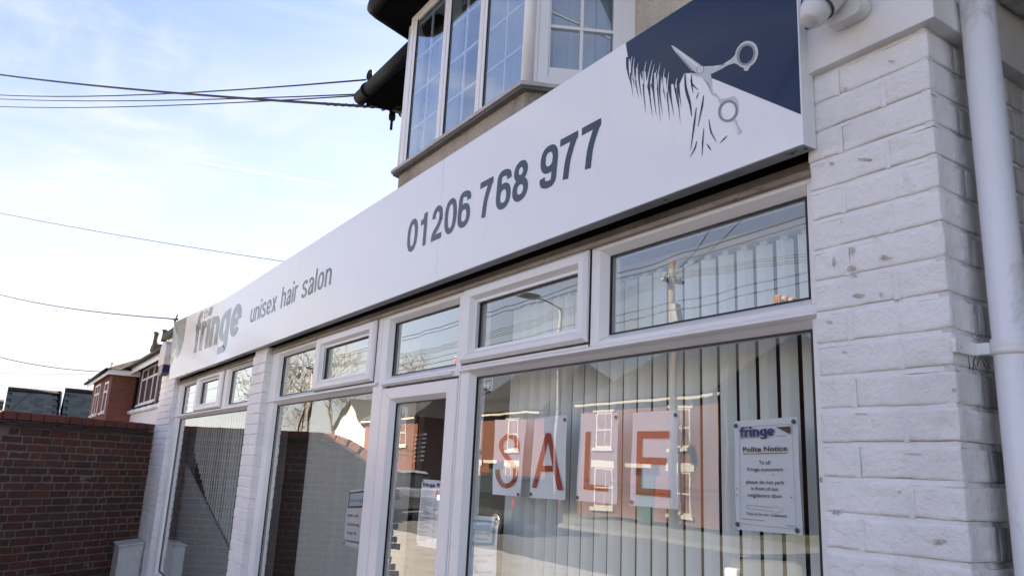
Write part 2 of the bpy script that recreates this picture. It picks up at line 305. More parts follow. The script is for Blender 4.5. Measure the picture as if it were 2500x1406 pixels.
# ------------------------------------------------------------------ builders
def children_fix(o, parent):
    if parent is not None:
        o.parent = parent; o.matrix_parent_inverse = parent_world(parent).inverted()
def parent_world(p):
    m = Matrix.LocRotScale(p.location, p.rotation_euler, p.scale)
    if p.parent: m = parent_world(p.parent) @ p.matrix_parent_inverse @ m
    return m
def tag(o, label=None, cat=None, group=None, kind=None):
    if label: o['label'] = label
    if cat: o['category'] = cat
    if group: o['group'] = group
    if kind: o['kind'] = kind
    return o
def thing(name, label, cat, loc=(0, 0, 0), group=None):
    o = bpy.data.objects.new(name, None); o.empty_display_size = .2; COL.objects.link(o); o.location = loc
    return tag(o, label, cat, group)
def link_mesh(name, me, parent=None, loc=(0, 0, 0), rot=(0, 0, 0)):
    o = bpy.data.objects.new(name, me); COL.objects.link(o); o.location = loc; o.rotation_euler = rot
    children_fix(o, parent); return o
class MB:
    def __init__(s): s.bm = bmesh.new()
    def face(s, pts):
        try: return s.bm.faces.new([s.bm.verts.new(p) for p in pts])
        except ValueError: return None
    def box(s, x0, x1, y0, y1, z0, z1):
        v = [s.bm.verts.new((x, y, z)) for x in (x0, x1) for y in (y0, y1) for z in (z0, z1)]
        for q in ((0, 1, 3, 2), (4, 6, 7, 5), (0, 4, 5, 1), (2, 3, 7, 6), (0, 2, 6, 4), (1, 5, 7, 3)): s.bm.faces.new([v[i] for i in q])
        return s
    def prism(s, pts, vec):
        """closed polygon pts extruded by vec"""
        vec = Vector(vec); a = [s.bm.verts.new(Vector(p)) for p in pts]; b = [s.bm.verts.new(Vector(p)+vec) for p in pts]; n = len(pts)
        s.bm.faces.new(a); s.bm.faces.new(b[::-1])
        for i in range(n): s.bm.faces.new((a[i], b[i], b[(i+1) % n], a[(i+1) % n]))
        return s
    def hexa(s, a, b):
        """two quads joined"""
        A = [s.bm.verts.new(Vector(p)) for p in a]; B = [s.bm.verts.new(Vector(p)) for p in b]; n = len(A)
        s.bm.faces.new(A); s.bm.faces.new(B[::-1])
        for i in range(n): s.bm.faces.new((A[i], B[i], B[(i+1) % n], A[(i+1) % n]))
        return s
    def tube(s, pts, r, n=8, cap=True, r_end=None):
        pts = [Vector(p) for p in pts]; rings = []; k = len(pts); ref = None
        for i, p in enumerate(pts):
            t = (pts[min(i+1, k-1)] - pts[max(i-1, 0)]).normalized()
            if ref is None:
                ref = t.orthogonal().normalized()
            ref = (ref - t*ref.dot(t)).normalized(); b = t.cross(ref)
            rr = (r[i] if isinstance(r, (list, tuple)) else (r if r_end is None else r+(r_end-r)*i/(k-1)))
            rings.append([s.bm.verts.new(p + (ref*math.cos(a)+b*math.sin(a))*rr) for a in [2*math.pi*j/n for j in range(n)]])
        for i in range(k-1):
            for j in range(n):
                f = s.bm.faces.new((rings[i][j], rings[i][(j+1) % n], rings[i+1][(j+1) % n], rings[i+1][j])); f.smooth = True
        if cap: s.bm.faces.new(rings[0][::-1]); s.bm.faces.new(rings[-1])
        return s
    def lathe(s, origin, axis, prof, n=24, cap=True):
        """prof: (radius, height) pairs along axis"""
        axis = Vector(axis).normalized(); a = axis.orthogonal().normalized(); b = axis.cross(a); o = Vector(origin); rings = []
        for (r, h) in prof:
            rings.append([s.bm.verts.new(o + axis*h + (a*math.cos(2*math.pi*j/n) + b*math.sin(2*math.pi*j/n))*max(r, 1e-4)) for j in range(n)])
        for i in range(len(prof)-1):
            for j in range(n):
                f = s.bm.faces.new((rings[i][j], rings[i][(j+1) % n], rings[i+1][(j+1) % n], rings[i+1][j])); f.smooth = True
        if cap: s.bm.faces.new(rings[0][::-1]); s.bm.faces.new(rings[-1])
        return s
    def ring_frame(s, o, i, yf, yg, yb, lip=.0, bev=0.012, gap=.0):
        """picture-frame section in the facade plane: o = outer (x0,x1,z0,z1) at yf, i = inner opening at glass depth yg; back at yb"""
        ox0, ox1, oz0, oz1 = o; ix0, ix1, iz0, iz1 = i
        def rect(x0, x1, z0, z1, y): return [s.bm.verts.new(p) for p in ((x0, y, z0), (x1, y, z0), (x1, y, z1), (x0, y, z1))]
        loops = [rect(ox0, ox1, oz0, oz1, yb), rect(ox0, ox1, oz0, oz1, yf+lip), rect(ox0+lip, ox1-lip, oz0+lip, oz1-lip, yf),
                 rect(ix0-bev, ix1+bev, iz0-bev, iz1+bev, yf), rect(ix0, ix1, iz0, iz1, yg), rect(ix0, ix1, iz0, iz1, yb)]
        loops.append(loops[0])
        for a, b in zip(loops[:-1], loops[1:]):
            for k in range(4):
                q = [a[k], a[(k+1) % 4], b[(k+1) % 4], b[k]]
                if gap:
                    d = (a[(k+1) % 4].co-a[k].co).normalized()*gap
                    q = [s.bm.verts.new(v.co+e_) for v, e_ in zip(q, (d, -d, -d, d))]
                s.bm.faces.new(q)
        if gap: bmesh.ops.delete(s.bm, geom=[v for v in s.bm.verts if not v.link_faces], context='VERTS')
        return s
    def build(s, name, m, parent=None, smooth=False, bevel=0, center=True):
        bmesh.ops.remove_doubles(s.bm, verts=s.bm.verts, dist=1e-6)
        bmesh.ops.recalc_face_normals(s.bm, faces=s.bm.faces)
        if bevel:
            es = [e for e in s.bm.edges if len(e.link_faces) == 2 and e.calc_face_angle(0) > .6]
            bmesh.ops.bevel(s.bm, geom=es, offset=bevel, segments=2, affect='EDGES', profile=.6)
        me = bpy.data.meshes.new(name)
        c = Vector((0, 0, 0))
        if center and s.bm.verts:
            lo = Vector([min(v.co[i] for v in s.bm.verts) for i in range(3)]); hi = Vector([max(v.co[i] for v in s.bm.verts) for i in range(3)])
            c = Vector(((lo.x+hi.x)/2, (lo.y+hi.y)/2, lo.z))
            bmesh.ops.translate(s.bm, vec=-c, verts=s.bm.verts)
        if smooth:
            for f in s.bm.faces: f.smooth = True
        s.bm.to_mesh(me); s.bm.free(); me.materials.append(m)
        return link_mesh(name, me, parent, c)
def boxo(name, m, parent, x0, x1, y0, y1, z0, z1, bevel=0): return MB().box(x0, x1, y0, y1, z0, z1).build(name, m, parent, bevel=bevel)
def copy_tree(o, parent=None, off=Vector((0, 0, 0)), scale=None):
    c = o.copy(); COL.objects.link(c)
    if parent is not None: c.parent = parent
    for ch in list(o.children): copy_tree(ch, c)
    return c
# --- flat lettering --------------------------------------------------------
def text2d(body, bold=0.0, shear=0.0):
    c = bpy.data.curves.new('lettering', 'FONT'); c.body = body; c.offset = bold; c.shear = shear; c.resolution_u = 3
    o = bpy.data.objects.new('lettering', c); COL.objects.link(o); dg = bpy.context.evaluated_depsgraph_get()
    me = bpy.data.meshes.new_from_object(o.evaluated_get(dg)); vs = [(v.co.x, v.co.y) for v in me.vertices]; fs = [tuple(p.vertices) for p in me.polygons]
    bpy.data.objects.remove(o); bpy.data.curves.remove(c); bpy.data.meshes.remove(me)
    return vs, fs
def flat(name, m, parent, polys):
    """polys: list of (3-D verts, faces); one lettering/print mesh"""
    bm = bmesh.new()
    for vs, fs in polys:
        V = [bm.verts.new(v) for v in vs]
        for f in fs:
            try: bm.faces.new([V[i] for i in f])
            except ValueError: pass
    bm.normal_update()
    bmesh.ops.triangulate(bm, faces=[f for f in bm.faces if len(f.verts) > 4])
    s = MB(); s.bm.free(); s.bm = bm
    # orient towards the street
    bm.normal_update()
    me = None
    lo = Vector([min(v.co[i] for v in bm.verts) for i in range(3)]); hi = Vector([max(v.co[i] for v in bm.verts) for i in range(3)])
    c = Vector(((lo.x+hi.x)/2, (lo.y+hi.y)/2, lo.z)); bmesh.ops.translate(bm, vec=-c, verts=bm.verts)
    for f in bm.faces:
        if f.normal.y > 0: f.normal_flip()
    me = bpy.data.meshes.new(name); bm.to_mesh(me); bm.free(); me.materials.append(m)
    return link_mesh(name, me, parent, c)
def fit_text(body, x0, x1, ybase, h, mapper, bold=0., shear=0., off=.0006, align='fit'):
    """lettering laid into a sheet's own (s,t) space: x0..x1 across, ybase baseline (t grows down), h = cap height in t"""
    vs, fs = text2d(body, bold, shear); mn = min(v[0] for v in vs); mxx = max(v[0] for v in vs); cap = .73
    if align == 'fit': k = (x1-x0)/(mxx-mn)
    return [mapper(x0+(x-mn)*k, ybase-y/cap*h, off) for x, y in vs], fs
def poly(pts): return pts, [tuple(range(len(pts)))]
def arc(cx, cy, rx, ry, a0, a1, n=14, e=2.0):
    r = []
    for i in range(n+1):
        a = rad(a0+(a1-a0)*i/n); c, s_ = math.cos(a), math.sin(a)
        r.append((cx+rx*math.copysign(abs(c)**(2/e), c), cy+ry*math.copysign(abs(s_)**(2/e), s_)))
    return r
def smooth_path(p, n=6):
    r = []
    for i in range(len(p)-1):
        p0, p1, p2, p3 = p[max(i-1, 0)], p[i], p[i+1], p[min(i+2, len(p)-1)]
        for k in range(n):
            t = k/n
            r.append(tuple(.5*(2*b+(c-a)*t+(2*a-5*b+4*c-d)*t*t+(-a+3*b-3*c+d)*t**3) for a, b, c, d in zip(p0, p1, p2, p3)))
    r.append(p[-1]); return r
def ribbon(pts, wv, wh, closed=False, taper=None):
    n = len(pts); A = []; B = []
    if closed and abs(pts[0][0]-pts[-1][0])+abs(pts[0][1]-pts[-1][1]) < 1e-6: pts = pts[:-1]; n -= 1
    for i in range(n):
        if closed: a, b = pts[(i-1) % n], pts[(i+1) % n]
        else: a, b = pts[max(i-1, 0)], pts[min(i+1, n-1)]
        tx, ty = b[0]-a[0], b[1]-a[1]; l = math.hypot(tx, ty) or 1; nx, ny = -ty/l, tx/l
        k = 1 if taper is None else taper(i/(n-1))
        A.append((pts[i][0]+nx*wv/2*k, pts[i][1]+ny*wh/2*k)); B.append((pts[i][0]-nx*wv/2*k, pts[i][1]-ny*wh/2*k))
    vs = A+B; m = n if closed else n-1
    return vs, [(i, (i+1) % n, n+(i+1) % n, n+i) for i in range(m)]
def glyphs(v=.145, h=.13, xh=.73):
    """plain grotesque letterforms as (strokes, width); strokes: (points, closed)"""
    hv, hh = v/2, h/2; G = {}
    O = lambda cx, cy, rx, ry, e=2.35: (arc(cx, cy, rx, ry, 0, 360, 30, e), True)
    G['0'] = ([O(.335, .5, .335-hv, .51-hh)], .67)
    G['1'] = ([([(.42, 0), (.42, 1)], False), (smooth_path([(.13, .745), (.27, .76), (.36, .83), (.40, .97)]), False)], .67)
    G['2'] = ([([(.03+hv, .66)] + arc(.335, .70, .305-hv, .31-hh, 172, -12, 16)+smooth_path([(.56, .60), (.45, .44), (.28, .29), (.17, .20), (.13, .02)]), False), ([(.04, hh), (.63, hh)], False)], .67)
    six = [O(.335, .325, .325-hv, .335-hh), (smooth_path([(.57, .72), (.54, .86), (.35, 1.01-hh), (.17, .88), (.03+hv, .60), (.01+hv, .33)]), False)]
    G['6'] = (six, .67)
    G['9'] = ([([(.67-x, 1-y) for x, y in p], c) for p, c in six], .67)
    G['7'] = ([([(.03, 1-hh), (.65, 1-hh)], False), (smooth_path([(.585, .95), (.44, .70), (.32, .40), (.26, 0)]), False)], .67)
    G['8'] = ([O(.335, .745, .285-hv, .265-hh, 2.1), O(.335, .285, .325-hv, .295-hh, 2.1)], .67)
    r = xh*.36; w = .52
    archn = [(hv, xh*.45)] + arc(w/2, xh-r, w/2-hv, r-hh, 170, 0, 12) + [(w-hv, 0)]
    G['n'] = ([([(hv, 0), (hv, xh)], False), (archn, False)], w)
    G['h'] = ([([(hv, 0), (hv, 1)], False), (archn, False)], w)
    G['u'] = ([([(w-hv, 0), (w-hv, xh)], False), ([(hv, xh)] + arc(w/2, r, w/2-hv, r-hh, 180, 350, 12), False)], w)
    G['i'] = ([([(hv, 0), (hv, xh)], False), ([(hv, .86), (hv, 1)], False)], v)
    G['l'] = ([([(hv, 0), (hv, 1)], False)], v)
    G['r'] = ([([(hv, 0), (hv, xh)], False), (smooth_path([(hv, xh*.55), (hv+.05, xh-hh-.05), (.34, xh-hh)]), False)], .33)
    G['o'] = ([O(.27, xh/2, .27-hv, xh/2-hh+.01)], .54)
    G['s'] = ([(smooth_path([(.47-hv, xh*.76), (.37, xh-hh*.9), (.23, xh-hh*.8), (.10, xh*.86), (.055+hv*.6, xh*.70), (.15, xh*.58), (.32, xh*.46), (.46-hv*.6, xh*.31), (.42, xh*.13), (.25, hh*.8), (.10, hh*1.1), (.03+hv*.6, xh*.25)]), False)], .49)
    G['e'] = ([([(hv*1.2, xh*.47), (.50-hv*1.2, xh*.47)], False), (arc(.265, xh/2, .265-hv, xh/2-hh+.01, -2, 325, 24, 2.2), False)], .53)
    G['x'] = ([([(.05, xh), (.43, 0)], False), ([(.43, xh), (.05, 0)], False)], .48)
    G['a'] = ([(smooth_path([(.03+hv, xh*.72), (.14, xh-hh), (.30, xh-hh), (.42, xh*.75), (.42, xh*.4), (.425, 0)]), False),
               (smooth_path([(.41, xh*.56), (.22, xh*.50), (.02+hv, xh*.30), (.13, hh*.8), (.28, hh*1.1), (.40, xh*.35)]), False)], .50)
    G['f'] = ([(smooth_path([(.18, 0), (.18, .55), (.19, .80), (.27, 1.02-hh), (.44, 1.0-hh)]), False), ([(.0, xh-hh), (.42, xh-hh)], False)], .40)
    G['g'] = ([O(.27, xh*.50, .27-hv, xh*.49-hh), ([(.54-hv, xh), (.54-hv, xh*.2)], False), (smooth_path([(.54-hv, xh*.25), (.54-hv, -.10), (.42, -.27+hh), (.20, -.26+hh), (.05, -.13)]), False)], .54)
    G['t'] = ([(smooth_path([(.15, .95), (.15, .2), (.2, hh), (.33, hh)]), False), ([(.0, xh-hh), (.32, xh-hh)], False)], .34)
    return G, v, h
def word_polys(text, x0, x1, z0, hgt, G, mapper, gap=.10, space=.28, off0=.0008, fixed=None):
    g, v, h = G; adv = []; x = 0
    for ch in text:
        if ch == ' ': x += space; adv.append(None); continue
        adv.append(x); x += g[ch][1]+gap
    tot = x-gap; k = (x1-x0)/tot; polys = []
    for ch, a in zip(text, adv):
        if a is None: continue
        for si, (p, c) in enumerate(g[ch][0]):
            vs, fs = ribbon(p, v, h, c)
            polys.append(([mapper(x0+(a+X)*k, z0+Z*hgt, off0+.00025*si) for X, Z in vs], fs))
    return polys
def brick_mesh(name, w, d, h, m, cuts=3, amp=.0022, bev=.004, seed=0):
    bm = bmesh.new(); bmesh.ops.create_cube(bm, size=1.0)
    for v in bm.verts: v.co = Vector((v.co.x*w, v.co.y*d, v.co.z*h))
    if bev: bmesh.ops.bevel(bm, geom=list(bm.edges), offset=bev, segments=1, affect='EDGES')
    if cuts:
        es = [e for e in bm.edges if e.calc_length() > .04]
        bmesh.ops.subdivide_edges(bm, edges=es, cuts=cuts, use_grid_fill=True)
    if amp:
        for v in bm.verts:
            q = v.co*28+Vector((seed*7.3, seed*3.1, 0)); v.co += noise.noise_vector(q)*amp + noise.noise_vector(v.co*9+Vector((seed*5., 0, 0)))*amp
    if cuts >= 8:      # knocks and lumps under the paint
        for v in bm.verts:
            q = v.co*34+Vector((seed*2.7, 0, seed)); k = noise.noise(q)
            if k > .30: v.co -= v.co.normalized()*(k-.30)*.008
            elif k < -.38: v.co += Vector((0, -1, 0) if v.co.y < 0 else (1, 0, 0))*(-.38-k)*.005
    bmesh.ops.recalc_face_normals(bm, faces=bm.faces)
    for f in bm.faces: f.smooth = cuts >= 8
    me = bpy.data.meshes.new(name); bm.to_mesh(me); bm.free(); me.materials.append(m); return me

# ================================================================== SETTING
def sheet(name, m, x0, x1, y0, y1, z): return tag(MB().box(x0, x1, y0, y1, z-.3, z).build(name, m), kind='structure')
sheet('ground', M['grass'], -400, 400, -400, 400, -.14)
tag(boxo('pavement', M['paving'], None, -120, 60, -5.6, 1.9, -.3, 0), kind='structure')
tag(boxo('road', M['asphalt'], None, -120, 60, -12.5, -5.605, -.3, -.12), kind='structure')
tag(boxo('far_pavement', M['paving_dark'], None, -120, 60, -15.5, -12.505, -.3, 0), kind='structure')

# ================================================================== SHOP
shop = thing('hair_salon', 'white painted brick hair salon with large plastic framed windows and a cream rendered upper floor', 'shop', (-5, 1.6, 0))
YF, YG = 1.600, 1.635      # frame face and glass
YB = 1.55                  # painted brick face
# --- carcass
b = MB(); b.box(-10.1, -.82, 6.0, 6.2, 0, 2.9); b.box(-10.1, -10.0, 1.75, 6.0, 0, 2.9)
b.build('back_wall', M['inwall'], shop)
boxo('floor_slab', M['infloor'], shop, -10.0, -.82, 1.72, 6.0, -.02, .02)
boxo('ceiling', M['inwall'], shop, -10.0, -.82, 1.72, 6.0, 2.62, 2.9)
boxo('partition', M['inwall'], shop, -3.72, -3.66, 1.85, 4.2, .02, 2.6)
boxo('partition', M['inwall'], shop, -6.0, -5.9, 1.75, 5.0, .02, 2.6)
boxo('sign_board_backing', M['fascia'], shop, -9.3, -1.09, 1.56, 2.05, 2.425, 2.955)
boxo('flat_roof', M['lead'], shop, -10.2, 3, 1.6, 2.4, 2.93, 2.95)
boxo('rear_wall', M['render'], shop, -4.6, 5.0, 9.8, 10.0, 0, 4.4)
boxo('rear_wall', M['render'], shop, 4.8, 5.0, 2.1, 9.8, 0, 4.4)
boxo('passage_sun_stop', M['paint'], shop, -.80, 1.3, 5.0, 5.2, 0, 2.93)  # unseen wall added to stop sun coming through the passage
boxo('sun_block_wall', M['paint'], shop, -10.55, -10.152, 1.75, 6.2, 0, 2.9)  # unseen block added to keep sun off the garden wall
# --- head trim above the frames (weathered timber bead; gap shade painted dark brown and black)
for (x0, x1) in ((-2.858, -1.05), (-3.72, -2.862), (-5.74, -3.724), (-9.26, -6.02)):
    t = MB(); t.box(x0, x1, 1.582, 1.7, 2.352, 2.368); boxo('head_shade_strip', M['shade_strip'], shop, x0, x1, 1.589, 1.7, 2.3685, 2.392); boxo('head_shade_strip', M['blackwood'], shop, x0, x1, 1.598, 1.7, 2.3925, 2.4045)
    t.build('head_trim', M['trim'], shop, bevel=.003)
boxo('lintel', M['blackwood'], shop, -9.27, -1.05, 1.60, 1.75, 2.405, 2.424)  # black strip standing in for the deep shade under the sign
# --- brick piers
PITCH, BH, ZJ = .0745, .0635, 2.287
def zrow(k): return ZJ - PITCH*k + .0055      # underside of row k
def pool(w, d, m, n=6, cuts=4, amp=.0030, h=BH): return [brick_mesh('brick', w, d, h, m, cuts, amp, .0018, s+w*100) for s in range(n)]
pools = {}
def lay(parent, x0, x1, y0, y1, z, m, cuts=9, amp=.0020):
    amp, cuts = (.0020, 2) if x0 < -5 else (amp, cuts); key = (round(x1-x0, 4), round(y1-y0, 4), m.name, amp)
    if key not in pools: pools[key] = pool(key[0], key[1], m, 7, cuts, amp)
    o = link_mesh('brick', random.choice(pools[key]), parent, ((x0+x1)/2, (y0+y1)/2+random.uniform(-.0012, .0012), z+BH/2), (random.uniform(-.008, .008), random.uniform(-.010, .010), random.uniform(-.005, .005)))
    return o
XC = -.787
g = .0105
def struck(mb, x0, x1, zlo, zhi, y=YB, flush=.0008, deep=.0045):
    """weather struck joint: recessed under the upper brick, flush with the lower one"""
    mb.prism([(x0, y+flush, zlo-.001), (x0, y+deep, zhi), (x0, y+.02, zhi), (x0, y+.02, zlo-.001)], (x1-x0, 0, 0))
def pier(rows, x0, x1, y1, ztop, m, mm, fl=.0006, dp_=.0045):
    """rows: (z, [(xa, xb, depth), ...]) bricks from the front face"""
    c = MB(); c.box(x0, x1, YB+.012, y1, 0, ztop)
    for z, bs in rows:
        struck(c, x0, x1+(.0105 if x1 > -2 else -.001), z+BH, z+PITCH, YB, fl, dp_)
        for (a0, a1, d), (b0, b1, d2) in zip(sorted(bs)[:-1], sorted(bs)[1:]): c.box(a1-.001, b0+.001, YB+.0006, YB+.02, z-.001, z+BH+.001)
    o = c.build('pier', mm, shop)
    for z, bs in rows:
        for (a0, a1, d) in bs: lay(o, a0, a1, YB, YB+d, z, m)
    return o
rows = []
for k in range(-4, 15):
    z = zrow(k)
    if z < 1.15 or z+BH > 2.588: continue
    rows.append((z, [(XC-.215, XC, .1025), (-1.092, XC-.215-g, .1025)] if k % 2 else [(XC-.1025, XC, .215), (-1.092, XC-.1025-g, .1025)]))
pr = pier(rows, -1.092, XC-.012, 2.4, 2.588, M['paint'], M['mortar_w'])
rc = MB(); rc.box(XC-.1, XC-.012, YB+.10, 5.0, 0, 2.588)
for z, bs in rows:
    rc.prism([(XC-.0008, YB+.001, z+BH-.001), (XC-.0045, YB+.001, z+PITCH), (XC-.02, YB+.001, z+PITCH), (XC-.02, YB+.001, z+BH-.001)], (0, 2.6, 0))
rl = []
for n_, (z, bs) in enumerate(rows):
    y = YB+(.1025 if abs(bs[0][2]-.1025) < .001 else .215)
    while y < 2.9:
        rc.box(XC-.02, XC-.0008, y-.001, y+g+.001, z-.001, z+BH+.001); y += g
        rl.append((y, z)); y += .215
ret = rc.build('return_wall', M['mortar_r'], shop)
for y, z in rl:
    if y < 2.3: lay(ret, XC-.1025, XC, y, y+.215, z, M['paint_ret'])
boxo('pier', M['paint'], shop, -1.08, XC-.007, YB+.003, 1.9, 0, 1.14)
rows = []
for k in range(-1, 24):
    z = zrow(k)
    if z < .6 or z+BH > 2.40: continue
    s_ = -5.70-(.215 if k % 2 else .1025); rows.append((z, [(s_, -5.70, .1025), (-6.05, s_-g, .1025)]))
pier(rows, -6.05, -5.708, 1.78, 2.40, M['paint'], M['mortar_w'], .003, .011)
rows = []
for k in range(-9, 30):
    z = zrow(k)
    if z < .15 or z+BH > 2.96: continue
    x = -9.27; w = .215 if k % 2 else .1025; bs = []
    while x > -10.1:
        x0 = max(x-w, -10.15)
        if x-x0 > .05: bs.append((x0, x, .1025))
        x = x0-g; w = .215
    rows.append((z, bs))
plf = pier(rows, -10.15, -9.278, 1.9, 2.96, M['paint'], M['mortar_w'], .006, .0115)
# knocks where the paint has come off the near pier
chp = []; rgc = random.Random(12)
for px, py, w_, h_ in ((2112, 391, 26, 7), (2030, 400, 9, 6), (2137, 578, 6, 5), (2078, 612, 8, 14), (2076, 655, 15, 10), (2084, 672, 12, 7), (2094, 722, 24, 7), (2160, 628, 20, 9), (2024, 786, 13, 5), (2188, 733, 9, 5), (2292, 1322, 24, 12), (2176, 150, 10, 4), (2036, 640, 5, 18), (2150, 718, 6, 9), (2062, 860, 6, 5), (2196, 1200, 7, 6), (2330, 952, 9, 7), (2005, 1170, 6, 12), (2040, 1250, 14, 10), (2230, 1108, 30, 3), (2100, 1010, 26, 3)):
    ng = 12; pts = []
    for i in range(ng):
        a = 2*math.pi*i/ng; k = rgc.uniform(.55, 1.1); q = P(px+w_*.8*k*math.cos(a), py+h_*.8*k*math.sin(a)-w_*.0, YB-.0026); pts.append((q.x, q.y, q.z))
    chp.append(poly(pts))
tag(flat('chipped_paint', M['chip'], shop, chp), kind='stuff')
boxo('pier_cap', M['black'], plf, -10.2, -9.24, 1.49, 1.95, 2.962, 3.03, bevel=.01)
for (x0, x1) in ((-9.26, -6.03), (-5.72, -3.74), (-2.86, -1.08)):
    boxo('stall_riser', M['paint'], shop, x0, x1, 1.59, 1.75, 0, .28)
    boxo('window_sill', M['upvc'], shop, x0, x1, 1.53, 1.75, .282, .32, bevel=.006)
# --- fascia beam over the right pier
fb = MB(); fb.prism([(-1.072, 1.530, 2.591), (-.757, 1.530, 2.591), (-.757, 5.0, 2.591), (-.80, 5.0, 2.591), (-.80, 1.60, 2.591), (-1.072, 1.60, 2.591)], (0, 0, .5))
fb.build('fascia_beam', M['fascia'], shop, bevel=.003)
boxo('beam_soffit', M['fascia'], shop, -1.072, -.79, 1.549, 1.60, 2.5885, 2.5905)

# --- plastic windows
def pane(parent, x0, x1, z0, z1, m='glass', y=YG): return boxo('pane', M[m], parent, x0-.012, x1+.012, y, y+.006, z0-.012, z1+.012)
def gasket(parent, x0, x1, z0, z1, yf=YF, w=.004):
    return MB().ring_frame((x0-.001, x1+.001, z0-.001, z1+.001), (x0+w, x1-w, z0+w, z1-w), yf+.026, yf+.027, yf+.034, bev=0).build('gasket', M['gasket'], parent)
def light(parent, o, i, m='glass', yf=YF, lip=0., bev=.022):
    """one fixed light: frame ring + gasket + glass"""
    MB().ring_frame(o, i, yf, yf+.030, yf+.07, lip, bev, .0007).build('frame', M['upvc'], parent)
    gasket(parent, *i, yf); pane(parent, *i, m, yf+.036)
def vent(parent, o, i, m='glass'):
    """top-hung opening sash standing proud of its frame"""
    v = MB().ring_frame(o, i, YF-.024, YF+.014, YF-.002, .012, .026, .0007).build('vent_sash', M['upvc'], parent)
    MB().ring_frame((o[0]-.003, o[1]+.004, o[2]-.006, o[3]+.003), (o[0]+.01, o[1]-.01, o[2]+.01, o[3]-.01), YF-.0015, YF-.001, YF+.03, bev=0).build('gasket', M['gasket'], parent)
    gasket(parent, *i, YF-.014); pane(parent, *i, m, YF+.020)
ZB = .33
def window(x0, x1, glass_x0, glass_x1, fans, m):
    w = bpy.data.objects.new('shop_window', None); w.empty_display_size = .2; COL.objects.link(w); w.location = ((x0+x1)/2, YF, ZB); children_fix(w, shop)
    mf = 'glass_fan' if m == 'glass' else m
    # lower light with its transom
    light(w, (x0, x1, ZB, 2.012), (glass_x0, glass_x1, ZB+.08, 1.972), m if m == 'glass' else 'glass_mid')
    MB().prism([(x0+.002, YF-.004, 2.014), (x0+.002, YF-.016, 2.006), (x0+.002, YF-.016, 1.999), (x0+.002, YF-.003, 1.992)], (x1-x0-.004, 0, 0)).build('transom_bead', M['upvc'], w)
    for kind, o, i in fans:
        if kind == 'v':
            vent(w, o, i, mf)
            MB().ring_frame((x0 if abs(o[0]-x0) < .1 else o[0]+.004, x1 if abs(o[1]-x1) < .1 else o[1]-.004, 2.0125, 2.352), (i[0]-.01, i[1]+.01, i[2]-.01, i[3]+.01), YF+.001, YF+.018, YF+.075, bev=.0).build('frame', M['upvc'], w)
        else: light(w, o, i, mf)
    return w
window(-2.856, -1.05, -2.766, -1.160, [('v', (-2.848, -1.998, 2.030, 2.350), (-2.750, -2.062, 2.086, 2.283)), ('f', (-1.990, -1.05, 2.0125, 2.352), (-1.924, -1.160, 2.050, 2.318))], 'glass')
window(-5.722, -3.728, -5.535, -3.808, [('f', (-5.722, -4.700, 2.0125, 2.352), (-5.515, -4.716, 2.036, 2.316)), ('v', (-4.704, -3.788, 2.022, 2.350), (-4.590, -3.874, 2.084, 2.280))], 'glass_wavy')
window(-9.262, -6.022, -9.06, -6.10, [('f', (-9.262, -8.20, 2.0125, 2.352), (-9.038, -8.215, 2.028, 2.322)), ('v', (-8.21, -7.138, 2.020, 2.350), (-8.060, -7.278, 2.086, 2.296)), ('f', (-7.13, -6.022, 2.0125, 2.352), (-6.980, -6.10, 2.044, 2.328))], 'glass_wavy')
# --- door unit
door = bpy.data.objects.new('door', None); door.empty_display_size = .2; COL.objects.link(door); door.location = (-3.29, YF, 0); children_fix(door, shop)
light(door, (-3.722, -2.862, 1.985, 2.352), (-3.622, -2.927, 2.040, 2.311), 'glass_wavy')
MB().prism([(-3.66, YF-.004, 2.010), (-3.66, YF-.016, 2.002), (-3.66, YF-.016, 1.994), (-3.66, YF-.003, 1.987)], (.735, 0, 0)).build('transom_bead', M['upvc'], door)
boxo('door_jamb', M['upvc'], door, -3.722, -3.658, YF-.004, YF+.07, 0, 1.984)
boxo('door_jamb', M['upvc'], door, -2.872, -2.862, YF+.0, YF+.07, 0, 1.984)
MB().ring_frame((-3.652, -2.876, .03, 1.973), (-3.530, -2.985, .30, 1.897), YF-.006, YF+.022, YF+.05, .004, .022, .0007).build('door_leaf', M['upvc'], door)
gasket(door, -3.530, -2.985, .30, 1.897, YF-.005); pane(door, -3.53, -2.985, .30, 1.897, 'glass', YF+.03)
h = MB(); h.lathe((-3.60, YF-.006, 1.06), (0, -1, 0), [(.022, 0), (.022, .012), (.012, .016), (.012, .045), (.010, .05)], 16)
h.tube([(-3.60, YF-.05, 1.06), (-3.56, YF-.052, 1.06), (-3.48, YF-.05, 1.055)], .010, 10); h.build('handle', M['upvc_clean'], door)
MB().ring_frame((-3.660, -2.870, .01, 1.984), (-3.640, -2.885, .04, 1.965), YF+.02, YF+.021, YF+.045, bev=0).build('door_gap', M['gasket'], door)

